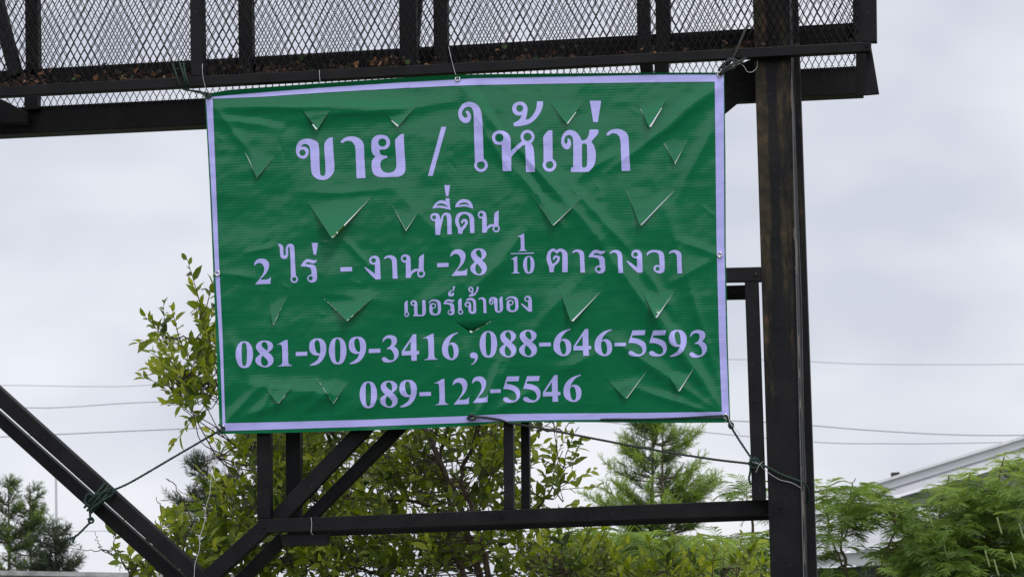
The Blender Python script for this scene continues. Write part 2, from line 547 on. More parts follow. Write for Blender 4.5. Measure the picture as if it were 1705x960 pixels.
part("strut", lambda b_: prism(b_, [(1140, 477), (1246, 474), (1246, 497), (1140, 499)], YR - .1, 0.05))
part("brace", lambda b_: prism(b_, [(446, 858), (900, 390), (932, 390), (476, 866)], YB + .058, 0.04))
part("brace", lambda b_: prism(b_, [(500, 862), (960, 395), (992, 395), (527, 862)], YR - .16, 0.05))
part("brace", lambda b_: prism(b_, [(430, 868), (445, 888), (300, 1022), (268, 1012)], YB + .002, 0.05))
part("brace", lambda b_: prism(b_, [(464, 886), (474, 905), (330, 1048), (300, 1050)], YR - .1, 0.05))
part("brace", lambda b_: prism(b_, [(-200, 465), (345, 957), (400, 1010), (360, 1010), (309, 956), (-200, 500)], YB - .02, 0.055))
part("brace", lambda b_: prism(b_, [(-200, 509), (300, 953), (372, 1020), (345, 1040), (274, 960), (-200, 532)], YB + .09, 0.05))
vert("column", 330, 378, 1000, GY, YB + .01, 0.12, 0.025)

def cable(pts, r, material=M_POLE, name="cable"):
    b_ = MB(); tube(b_, smooth_path(pp(pts), 8), r, 6)
    return b_.build(name, material, frame, smooth=True)
M_GCABLE = plain("grey_cable", (0.09, 0.09, 0.095), 0.5)
cable([(1318, 118, .08), (1322, 300, .082), (1328, 560, .084), (1334, 800, .084), (1339, 990, .085), (1348, 1300, .085)], 0.0032, M_GCABLE)
cable([(1319, 170, .08), (1326, 300, .15), (1334, 500, .24), (1338, 700, .27), (1342, 812, .27)], 0.0028, M_GCABLE)

for bx0, by0, bY in ((1222, 487, YR - .1), (1258, 456, YF - .002), (1300, 843, YF), (440, 876, YB), (1268, 842, YB), (836, 858, YB), (1444, 76, .02), (1250, 120, .32)):
    b_ = MB(); c_ = P(bx0, by0, bY)
    tube(b_, np.array([c_ + (0, .004, 0), c_ - (0, .004, 0), c_ - (0, .008, 0)]), .0085, 6)
    b_.build("bolt", M_STEEL_RUST, frame)

# ------------------------------------------------------------------ banner
def dist_seg(X, Y_, a, b):
    ax, ay = a; bx, by = b
    dx, dy = bx - ax, by - ay
    t = np.clip(((X - ax) * dx + (Y_ - ay) * dy) / (dx * dx + dy * dy + 1e-12), 0, 1)
    return np.hypot(X - ax - t * dx, Y_ - ay - t * dy), t

def sdf_poly(contours, X, Y_):
    """signed distance to an even-odd filled shape (negative inside)"""
    d = np.full(X.shape, 1e9); ins = np.zeros(X.shape, bool)
    for c in contours:
        for i in range(len(c)):
            a, b = c[i], c[(i + 1) % len(c)]
            dd, _ = dist_seg(X, Y_, a, b)
            d = np.minimum(d, dd)
            if a[1] != b[1]:
                cond = ((a[1] > Y_) != (b[1] > Y_)) & (X < (b[0] - a[0]) * (Y_ - a[1]) / (b[1] - a[1]) + a[0])
                ins ^= cond
    return np.where(ins, -d, d)

def marching(field, xs, ys):
    """polygons covering field < 0 on a regular grid -> 2D verts, faces"""
    ny, nx = field.shape
    vid = {}; verts = []; faces = []
    inside = field < 0
    def gv(j, i):
        k = (j, i)
        if k not in vid: vid[k] = len(verts); verts.append((xs[i], ys[j]))
        return vid[k]
    def ev(j0, i0, j1, i1):
        k = (j0, i0, j1, i1) if (j0, i0) < (j1, i1) else (j1, i1, j0, i0)
        if k not in vid:
            a, b = field[j0, i0], field[j1, i1]
            t = min(0.98, max(0.02, a / (a - b)))
            vid[k] = len(verts)
            verts.append((xs[i0] + (xs[i1] - xs[i0]) * t, ys[j0] + (ys[j1] - ys[j0]) * t))
        return vid[k]
    cnt = inside[:-1, :-1].astype(int) + inside[:-1, 1:] + inside[1:, 1:] + inside[1:, :-1]
    for j, i in zip(*np.nonzero(cnt)):
        cor = ((j, i), (j + 1, i), (j + 1, i + 1), (j, i + 1))
        if cnt[j, i] == 4:
            faces.append(tuple(gv(*c) for c in cor)); continue
        poly = []
        for q in range(4):
            c0, c1 = cor[q], cor[(q + 1) % 4]
            if inside[c0]: poly.append(gv(*c0))
            if inside[c0] != inside[c1]: poly.append(ev(*c0, *c1))
        if len(poly) >= 3: faces.append(tuple(poly))
    return np.array(verts), faces

# --- relief of the hung cloth (metres, positive = away from the viewer)
FOLDS = [  # x0, y0, x1, y1, half width px, height m (positive = bulge to the viewer)
    (350, 178, 660, 180, 16, .0075), (480, 200, 760, 168, 12, .004), (350, 196, 470, 214, 9, .003),
    (770, 145, 1000, 400, 15, .0075), (990, 390, 1180, 660, 16, .007), (800, 150, 905, 320, 9, -.004),
    (790, 190, 860, 300, 9, .0035), (850, 270, 940, 380, 9, .004), (940, 300, 1060, 430, 10, .004), (1060, 430, 1120, 520, 11, .004),
    (1200, 135, 1080, 230, 11, .0055), (1195, 150, 1010, 290, 10, .0035), (1200, 190, 1130, 330, 10, .003), (1040, 250, 960, 300, 9, .003),
    (1205, 690, 1010, 560, 13, .0055), (1205, 690, 1080, 500, 11, .005), (1205, 680, 1150, 480, 9, .003), (1200, 692, 1040, 640, 10, .004),
    (795, 695, 830, 600, 9, .0065), (795, 695, 870, 560, 12, .004), (795, 692, 770, 570, 10, .003), (800, 695, 900, 640, 11, .0035),
    (372, 712, 440, 640, 10, .005), (372, 712, 520, 650, 13, .004), (400, 640, 590, 660, 20, .005), (560, 690, 700, 640, 12, .003),
    (430, 700, 460, 640, 7, .003), (500, 690, 560, 640, 9, .0035), (385, 560, 420, 640, 12, .003),
    (350, 170, 420, 260, 9, .003), (780, 480, 850, 430, 16, .006), (830, 440, 880, 380, 14, .004), (760, 470, 690, 520, 16, .003),
    (880, 560, 960, 470, 12, .0035), (920, 620, 990, 590, 12, .003), (1000, 330, 1010, 480, 10, .003), (1090, 300, 1190, 600, 14, .003),
    (640, 300, 760, 420, 18, .0025), (500, 320, 640, 318, 8, .002), (540, 490, 640, 500, 12, .002), (365, 455, 420, 460, 8, .003),
    (1195, 424, 1130, 400, 8, .003), (1195, 424, 1120, 470, 9, .003), (575, 400, 610, 440, 6, .0025), (410, 420, 460, 412, 5, .002),
]
_g = np.random.default_rng(42)
for _ in range(70):          # small sharp creases, most of them near the ties
    if _g.random() < .6:
        tx_, ty_ = [(350, 165), (762, 140), (1198, 132), (366, 455), (1194, 424), (376, 705), (790, 690), (1204, 688)][_g.integers(8)]
        x_ = np.clip(tx_ + _g.normal(0, 60), 360, 1190); y_ = np.clip(ty_ + _g.normal(0, 45), 145, 690)
        an_ = math.atan2(y_ - ty_, x_ - tx_) + _g.normal(0, .35)
    else:
        x_, y_, an_ = _g.uniform(380, 1180), _g.uniform(160, 680), _g.uniform(0, math.pi)
    ll_ = _g.uniform(8, 34)
    FOLDS.append((x_, y_, x_ + ll_ * math.cos(an_), y_ + ll_ * math.sin(an_), _g.uniform(1.8, 4.5), _g.choice([-1, 1]) * _g.uniform(.0003, .0009)))
def vnoise(X, Y_, sx, sy, seed):
    g = np.random.default_rng(seed).uniform(-1, 1, (64, 64))
    u = X / sx; v = Y_ / sy
    i = np.floor(u).astype(int); j = np.floor(v).astype(int)
    fu = u - i; fv = v - j
    fu = fu * fu * (3 - 2 * fu); fv = fv * fv * (3 - 2 * fv)
    i %= 64; j %= 64; i1 = (i + 1) % 64; j1 = (j + 1) % 64
    return (g[j, i] * (1 - fu) + g[j, i1] * fu) * (1 - fv) + (g[j1, i] * (1 - fu) + g[j1, i1] * fu) * fv

def relief(X, Y_):
    X = np.asarray(X, float); Y_ = np.asarray(Y_, float)
    h = np.zeros(X.shape)
    for x0, y0, x1, y1, wd, hh in FOLDS:
        wob = 5 * vnoise(X, Y_, 70, 70, 3)
        d, t = dist_seg(X + wob, Y_ + 0.6 * wob, (x0, y0), (x1, y1))
        g = (0.5 * np.exp(-(d / wd) ** 2) + 0.6 * np.exp(-np.sqrt(d * d + 1.5) / (0.75 * wd))) * (0.35 + 0.65 * np.sin(math.pi * np.clip(t, 0.02, 0.98)))
        h -= 1.9 * hh * g
    u = (X - 343) / 865; v = (Y_ - 125) / 585
    h += 0.17 * v      # the lower edge is tied back
    top_ = np.interp(X, [q[0] for q in BORDER_O[:9]], [q[1] for q in BORDER_O[:9]])
    h -= 0.011 * np.clip((top_ - Y_) / 6, 0, 2)      # the welded hem stands forward
    h -= 0.02 * np.sin(math.pi * np.clip(u, 0, 1)) * np.sin(math.pi * np.clip(v, 0, 1))
    h += 0.0034 * vnoise(X, Y_, 90, 46, 1) + 0.0015 * vnoise(X + 0.6 * Y_, Y_ - 0.6 * X + 900, 30, 60, 2) + 0.0006 * vnoise(X, Y_, 38, 13, 5)
    h += 0.0005 * vnoise(X + .5 * Y_, Y_, 12, 12, 9)
    return h

def on_banner(xy, off=0.0):
    xy = np.asarray(xy)
    return P(xy[:, 0], xy[:, 1], relief(xy[:, 0], xy[:, 1]) - off)

OUTER = [(341, 157), (380, 150), (430, 146), (560, 137), (680, 129), (760, 124.5), (860, 123), (980, 122), (1100, 121), (1206, 121), (1208, 260), (1208.5, 420), (1212, 580), (1216, 703),
         (1120, 703.5), (1000, 702.5), (900, 702), (830, 703), (788, 708), (700, 713), (600, 716), (470, 720), (366, 722), (362, 620), (357, 500), (350, 330)]
BORDER_O = [(343, 162), (420, 155.5), (532, 146.5), (660, 138), (753, 133), (790, 130.5), (860, 129.5), (980, 127), (1100, 124.5), (1205, 124), (1205.5, 260), (1206, 400), (1209, 560), (1214, 694),
            (1100, 698), (1000, 698), (900, 699), (833, 701), (780, 703), (600, 710), (470, 714), (371, 717), (367, 600), (358, 450), (351, 300)]
BORDER_I = [(354, 164.5), (440, 161), (541, 154), (650, 148), (753, 143), (800, 141.5), (860, 140.5), (980, 138.5), (1100, 137), (1190, 136), (1191.5, 260), (1193, 400), (1197, 560), (1202, 685),
            (1100, 686.5), (1000, 687.5), (900, 688), (833, 689), (780, 692), (600, 698.5), (470, 702), (375, 704), (371, 570), (364, 420), (359, 290)]
FLAPS = [  # left, apex, right (px), apex pulled by (px), lift towards the viewer (m), name of its look
    ((497, 177), (527, 217), (551, 181), (1.5, -2.2), .022), ((640, 190), (662, 211), (699, 170), (1.8, -1.8), .014),
    ((407, 251), (428, 297), (462, 254), (-.6, -.8), .012), ((511, 334), (554, 397), (624, 322), (-2.6, -1.6), .05),
    ((652, 340), (676, 384), (704, 342), (-.3, -1.2), .014), ((911, 166), (945, 207), (976, 164), (-1.9, -.6), .018),
    ((1062, 174), (1083, 213), (1114, 160), (-2.6, -1.4), .03), ((1104, 235), (1124, 273), (1147, 229), (-.8, -1), .012),
    ((884, 322), (921, 376), (977, 322), (-1.4, -.8), .02), ((1040, 311), (1067, 376), (1127, 313), (-1.6, -.8), .016),
    ((446, 497), (455, 542), (478, 492), (-.9, -.5), .01), ((537, 495), (578, 534), (632, 486), (-.8, -.8), .03),
    ((929, 476), (953, 536), (1006, 479), (-2.9, -1.4), .028), ((1066, 479), (1093, 530), (1126, 480), (-2.4, -1.0), .026),
    ((755, 533), (785, 554), (829, 528), (2.0, -2.2), -.022), ((437, 640), (463, 672), (496, 634), (-.4, -.5), .014),
    ((527, 629), (555, 672), (583, 631), (-.4, -.7), .012), ((1003, 624), (1043, 664), (1078, 616), (-1.0, -.5), .014),
    ((1108, 616), (1131, 652), (1158, 608), (-1.8, -.9), .018),
]
ban_base = P(780, 705, 0.0)
banner = empty("vinyl_banner", ban_base)
tag(banner, "green vinyl banner with lilac lettering and V-shaped wind cuts tied under the catwalk", "banner")

STEP = 2.0
gx = np.arange(334, 1224, STEP); gy = np.arange(112, 732, STEP)
GX, GYY = np.meshgrid(gx, gy)
f = sdf_poly([OUTER], GX, GYY)
for l_, a_, r_, sh, lift in FLAPS:
    f = np.maximum(f, -sdf_poly([[l_, a_, r_]], GX, GYY))
v2, fs = marching(f, gx, gy)
o = mesh_obj("cloth", on_banner(v2), fs, M_GREEN, banner, smooth=True)

# lilac border stripe
sg = 1.25
bx_ = np.arange(334, 1224, sg); by_ = np.arange(112, 732, sg)
BX, BY = np.meshgrid(bx_, by_)
fb = np.maximum(sdf_poly([BORDER_O], BX, BY), -sdf_poly([BORDER_I], BX, BY))
v2, fs = marching(fb, bx_, by_)
mesh_obj("border_stripe", on_banner(v2, 0.0016), fs, M_PURPLE, banner, smooth=True)

def flap(l_, a_, r_, sh, lift, n=18):
    l_, a_, r_, sh = map(lambda q: np.array(q, float), (l_, a_, r_, sh))
    V, F, idx = [], [], {}
    bw = (RNG.uniform(-.4, 1.7), RNG.uniform(-.4, 1.2), RNG.uniform(0, 6))
    for i in range(n + 1):
        for j in range(n + 1 - i):
            wa = i / n; wr = j / n; wl = 1 - wa - wr
            p = wl * l_ + wa * a_ + wr * r_
            bow = math.sin(math.pi * wa) * (wr * bw[0] - wl * bw[1]) + .35 * math.sin(9 * wa + bw[2]) * (wr - wl) * wa * (1 - wa) * 2
            q = p + sh * wa ** 1.5 - np.array([bow, 0.25 * abs(bow)])
            yy = float(relief(p[0], p[1]))
            bend = 1.6 * lift * wa ** 2 * (0.8 + 0.6 * wr)
            idx[(i, j)] = len(V)
            V.append(P(q[0], q[1], yy - bend - 0.0004))
    for i in range(n):
        for j in range(n - i):
            F.append((idx[(i, j)], idx[(i + 1, j)], idx[(i, j + 1)]))
            if j < n - i - 1: F.append((idx[(i + 1, j)], idx[(i + 1, j + 1)], idx[(i, j + 1)]))
    nf = len(F)
    for edge in ([idx[(i, 0)] for i in range(n + 1)], [idx[(i, n - i)] for i in range(n, -1, -1)]):   # the cut edges
        k0 = len(V)
        V += [V[e] for e in edge] + [V[e] + np.array([0.0006, 0.0016, 0]) for e in edge]
        m_ = len(edge)
        F += [(k0 + q, k0 + q + 1, k0 + m_ + q + 1, k0 + m_ + q) for q in range(m_ - 1)]
    o = mesh_obj("flap", V, F, [M_GREEN, M_CUT], banner, smooth=True)
    for q in range(nf, len(F)): o.data.polygons[q].material_index = 1
    return o
for k, fl in enumerate(FLAPS):
    o = flap(*fl)
    if k == 3: o["label"] = "largest flap, curled open with a bright cut edge"

# grommets
for gxp, gyp in ((346.5, 160), (762, 131.5), (1198, 124.5), (362, 455), (1198, 424), (370, 712), (784, 695), (1208, 693)):
    b_ = MB()
    c = P(gxp, gyp, float(relief(gxp, gyp)) - 0.003)
    t_ = np.linspace(0, 2 * math.pi, 25)
    ring = np.stack([c[0] + 0.0105 * np.cos(t_), np.full(25, c[1]), c[2] + 0.0105 * np.sin(t_)], 1)
    tube(b_, ring, 0.0036, 8)
    b_.build("grommet", M_BRASS, banner, smooth=True)

# --- lettering: outlines read as "x,y x,y! ..."; ! marks a corner; | separates the contours of one piece; / separates pieces; o = ring
G = {
 'kho_khai': "443,472! 452,640 460,800 430,855 385,890 335,898 280,882 238,838 228,780 222,680 217,600 208,560 185,542 150,543 125,570! 155,566 188,578 205,608 198,645 175,678 140,686 105,672 82,635 78,585 95,530 140,495 200,486 250,497 290,520 306,560 311,680 318,830 325,850 345,858 365,848 372,820 366,680 360,545 375,510 405,480 |o 142,625,31",
 'sara_aa': "520,518! 560,480 620,463 680,470 730,500 753,545 760,680 772,878! 682,880! 675,680 668,570 650,530 620,510 580,508 540,532!",
 'yo_yak': "1153,437! 1160,600 1170,790 1150,840 1110,862 1060,866 900,866 855,840 835,790 835,710 850,685 872,662! 848,645 833,610 830,540 840,490 880,455 935,448 985,462 1015,505 1010,555 980,588 930,595 912,594! 914,625 930,648 990,656! 990,676! 935,700 920,740 925,780 945,810 985,825 1030,822 1065,800 1080,760 1075,640 1068,500 1085,475 1120,445 |o 940,525,41",
 'slash': "1530,367! 1578,367! 1443,856! 1395,858!",
 'sara_ai_maimuan': "245,722! 240,560 235,400 230,240 220,190 190,168 150,175 125,200 115,240 130,265 150,278 168,265 166,242 150,222! 165,203! 195,230 207,270 190,315 145,330 95,295 78,240 85,195 130,135 200,118 270,150 305,210 318,300 325,480 332,702! 305,716! /o 305,750,68|o 305,750,40",
 'mai_tho': "865,113! 924,113! 922,160 900,220 860,280 800,330 740,352 680,362 632,362! 630,330! 665,312 690,295 705,270 712,250! 680,256 640,240 617,195 630,145 680,118 735,125 768,170 766,230 752,298! 790,285 830,240 855,190 |o 692,183,35",
 'ho_hip': "512,545! 480,546 440,533 416,478 432,428 485,404 545,415 585,445 600,490 603,612! 650,565 718,508! 760,530! 800,520! 825,565 835,620 845,818! 755,818! 750,640 745,552! 735,548 700,572 640,630 607,675! 608,808! 523,810! 516,680 |o 488,477,42/o 770,468,70|o 770,468,41",
 'sara_e': "978,403! 1018,401! 1020,560 1020,690! 990,712! 930,728! 930,600 928,470 945,440 /o 990,747,68|o 990,747,38",
 'cho_chang': "550,395! 636,395! 636,430 605,470 568,515! 595,560 611,620 608,700 590,760 540,818! 363,818! 363,775! 385,770! 387,640 385,500 375,465 345,450 310,465 298,500 305,532 325,530 330,512 328,487! 348,487 365,520 362,560 335,592 300,585 272,550 268,500 285,440 330,402 390,405 435,440 470,500! 500,500 530,475 545,430|480,538 515,538 524,560 524,740 515,768 480,770 474,740 474,560",
 'mai_ek': "552,107! 666,107! 633,320! 587,320!",
 'sara_ii': "240,377! 260,335 300,290 350,268 395,272 417,285! 415,240! 467,240! 470,300 482,398! 420,380 330,366 |285,345! 320,315 365,308 410,325 450,362! 390,343 330,340",
 'tho_thahan': "275,540! 240,538 213,492 230,450 280,437 325,455 342,500 345,545! 358,490 385,445 430,432 475,450 492,500 495,600 498,718! 440,720! 437,600 433,500 415,465 395,475 375,540 355,630 342,728! 280,728! 277,640 |o 262,495,27",
 'sara_i': "540,360! 560,310 605,265 660,252 720,265 765,310 782,382! 720,358 660,348 590,358 |585,335! 620,305 660,296 700,302 735,340! 680,322 630,325",
 'do_dek': "800,703! 742,703! 738,580 730,500 705,462 660,450 615,475 593,525 598,580 620,632! 650,605 672,575 675,558 660,550 648,558 640,580! 624,572 625,545 640,523 668,515 700,525 712,560 690,615 645,675 640,712! 582,712! 575,640 548,580 545,515 568,455 620,425 690,424 755,448 790,490 797,580",
 'no_nu': "903,508! 868,505 843,465 858,422 905,408 948,430 961,480 964,620 965,697! 903,698! |o 888,460,25/958,640! 985,600 1025,585 1080,588! 1070,614! 1030,617 990,640 962,680!/1125,402! 1122,500 1120,620! 1060,620! 1062,500 1065,450 1085,425 /o 1090,645,48|o 1090,645,28",
 'sara_ai_maimalai': "420,210! 445,207 480,225 495,265 498,340 512,362 526,345 526,270 545,222 590,205 630,225 642,280 650,450 662,645! 640,652! 595,660! 590,450 582,300 578,265 565,245 558,270 557,350 540,395 505,408 465,390 450,340 448,270 435,235 /o 640,677,50|o 640,677,29",
 'ro_ruea': "727,505! 745,465 785,420 825,408 870,418 910,425 945,418! 925,452 885,468 835,452 808,453 785,474! 840,480 900,490 930,520 938,590 943,655 930,700 885,720 840,712 812,672 825,632 868,615! 868,565 850,525 800,510 |o 857,664,29",
 'hyphen': "0,8! 100,0! 100,90! 0,100!",
 'ngo_ngu': "60,512! 130,556 195,608! 193,480! 160,480 122,450 126,395 175,365 230,375 258,420 265,520 270,675! 205,680! 120,600 53,522! |o 175,428,32",
 'to_tao': "1080,662! 1008,662! 1010,470 1005,410 985,388 960,400 935,425! 905,390 870,395 855,430 860,500 882,555! 910,535 940,500 945,480 930,470 912,480 905,502! 886,495 888,470 900,448 930,440 965,450 978,480 960,530 905,590 897,662! 840,665! 830,590 805,520 802,460 820,395 870,352 905,352 935,375! 970,350 1025,358 1065,390 1080,430",
 'wo_waen': "1090,425! 1110,395 1160,370 1215,368 1280,380 1315,410 1328,460 1333,600 1325,650 1280,678 1230,670 1190,640 1188,600 1205,575 1240,568 1265,577! 1262,480 1250,420 1215,400 1165,400 1130,415 1103,440! |o 1238,617,28",
 'bo_baimai': "405,532! 370,530 325,490 335,430 390,405 445,420 475,465 480,600 490,732! 590,736! 590,405! 660,403! 672,550 670,690 640,750 590,770! 385,770! 385,738! 410,735! |o 385,475,30",
 'o_ang': "730,472! 760,430 800,395 870,385 940,395 1000,440 1015,500 1018,640 990,710 940,740 880,750 810,740 760,690 752,600 755,530 775,490 820,470 870,475 905,510 900,560 870,590 825,597! 830,660 845,700 890,712 930,700 948,650 945,540 930,470 895,435 840,425 790,440 747,488! |o 847,535,37",
 'thanthakhat': "1290,90! 1345,85! 1325,140 1320,190! 1270,197 1240,222 1238,255 1255,268 1270,235! 1305,235 1315,275 1290,310 1250,320 1200,310 1180,265 1195,215 1240,185 1288,180!",
 'cho_chan': "80,410! 110,370 160,350 220,352 280,385 310,450 312,560 315,640 300,690 250,715 190,710 150,680 138,630 135,560! 100,555 55,530 60,465 110,435 165,445 195,490 200,600 205,650 230,665 245,640 245,520 235,440 200,410 150,405 90,422! |o 118,505,34",
 '2': "105,502! 110,460 140,420 200,402 260,415 300,460 300,520 270,590 225,640 185,682! 230,683 280,678 310,665 328,640! 322,738! 115,746! 180,670 225,600 240,540 225,490 190,462 150,465",
 '8': "485,212 540,220 585,250 597,290 580,330 530,372! 575,405 603,460 590,520 540,560 480,567 410,545 367,500 367,450 400,415 432,393! 400,362 372,310 380,260 430,220 |445,260 470,232 505,240 527,290 520,347! 480,320 450,290 |455,412! 500,450 528,490 525,525 500,550 465,545 440,510 437,460",
 '0': "215,222 275,240 315,300 330,390 315,490 275,560 212,578 155,560 115,490 97,400 115,300 155,240 |205,240 228,245 245,290 250,400 245,500 230,545 212,552 195,540 182,490 178,400 180,290 190,250",
 '1': "790,202! 797,400 800,500 815,530 850,541! 850,549! 660,556! 660,549! 705,535 720,500 718,350 712,285 690,264 648,270! 648,264! 700,240 760,208",
 '9': "1190,183 1250,195 1295,250 1305,330 1285,420 1230,500 1160,538 1087,545! 1087,537! 1150,500 1195,460 1215,405! 1180,412 1130,400 1090,360 1078,300 1090,235 1130,195 |1180,205 1210,225 1225,290 1225,375 1205,385 1175,360 1155,300 1152,240",
 '3': "453,318! 470,260 520,225 580,222 635,250 648,300 630,345 605,372! 650,400 670,450 660,510 615,560 550,583 480,578 447,545 460,518 490,515 525,540 565,555 600,545 610,500 595,450 560,410 513,406! 513,396! 555,370 575,330 570,280 540,262 500,270 470,300",
 '4': "862,210! 905,207! 908,432! 943,430! 943,475! 910,478! 913,560! 840,562! 838,487! 712,492! 712,437! |830,300! 832,430! 742,434!",
 '6': "1462,183! 1460,196! 1400,230 1355,290 1335,345! 1375,318 1425,330 1460,375 1468,440 1455,500 1415,542 1365,552 1305,530 1260,480 1248,410 1262,330 1305,260 1375,210 |1345,347 1375,350 1398,400 1405,470 1395,515 1375,530 1350,510 1332,450 1328,385",
 '5': "665,238! 840,235! 825,300! 665,305! 655,335! 740,350 820,390 848,450 840,520 790,570 720,585 645,575 610,545 625,515 665,515 700,540 745,555 785,545 800,510 785,460 730,420 660,405 610,405!",
 'comma': "150,530 190,545 206,590 190,640 160,675 120,698! 118,690! 150,660 165,625 160,608 120,605 100,570 115,540",
}
def hermite(pts):
    n = len(pts); res = []
    for i in range(n):
        p1, c1 = pts[i]; p2, c2 = pts[(i + 1) % n]
        p0 = pts[i - 1][0]; p3 = pts[(i + 2) % n][0]
        seg = p2 - p1; Ls = np.linalg.norm(seg)
        if c1 and c2: res.append(p1); continue
        def td(a, b):
            d_ = b - a; return d_ / (np.linalg.norm(d_) + 1e-9) * Ls
        m1 = td(p0, p2) if not c1 else None
        m2 = td(p1, p3) if not c2 else None
        if m1 is None: m1 = 1.5 * seg - 0.5 * m2
        if m2 is None: m2 = 1.5 * seg - 0.5 * m1
        for t in np.linspace(0, 1, 6, endpoint=False):
            t2, t3 = t * t, t * t * t
            res.append((2 * t3 - 3 * t2 + 1) * p1 + (t3 - 2 * t2 + t) * m1 + (-2 * t3 + 3 * t2) * p2 + (t3 - t2) * m2)
    return np.array(res)

def parse(s):
    pieces = []
    for ps in s.split('/'):
        cs = []
        for c in ps.split('|'):
            c = c.strip()
            if c.startswith('o'):
                cx, cy, r = map(float, c[1:].split(','))
                t = np.linspace(0, 2 * math.pi, 33)[:-1]
                cs.append(np.stack([cx + r * np.cos(t), cy + r * np.sin(t)], 1)); continue
            pts = []
            for tok in c.split():
                k = tok.endswith('!'); x, y = map(float, tok.rstrip('!').split(','))
                pts.append((np.array([x, y]), k))
            cs.append(hermite(pts))
        pieces.append(cs)
    return pieces
GP = {k: parse(v) for k, v in G.items()}
GB = {}
for k, ps in GP.items():
    al = np.concatenate([c for p in ps for c in p])
    GB[k] = (al[:, 0].min(), al[:, 1].min(), al[:, 0].max(), al[:, 1].max())

def glyph(name, ox, oy, sc, box=None):
    """outlines in photo pixels; box = where the glyph sits in its enlarged crop"""
    ps = []
    x0, y0, x1, y1 = GB[name]
    for p in GP[name]:
        q = []
        for c in p:
            c = c.copy()
            if box:
                c[:, 0] = box[0] + (c[:, 0] - x0) / (x1 - x0) * (box[2] - box[0])
                c[:, 1] = box[1] + (c[:, 1] - y0) / (y1 - y0) * (box[3] - box[1])
            q.append(np.array([ox, oy]) + c / sc)
        ps.append(q)
    return ps

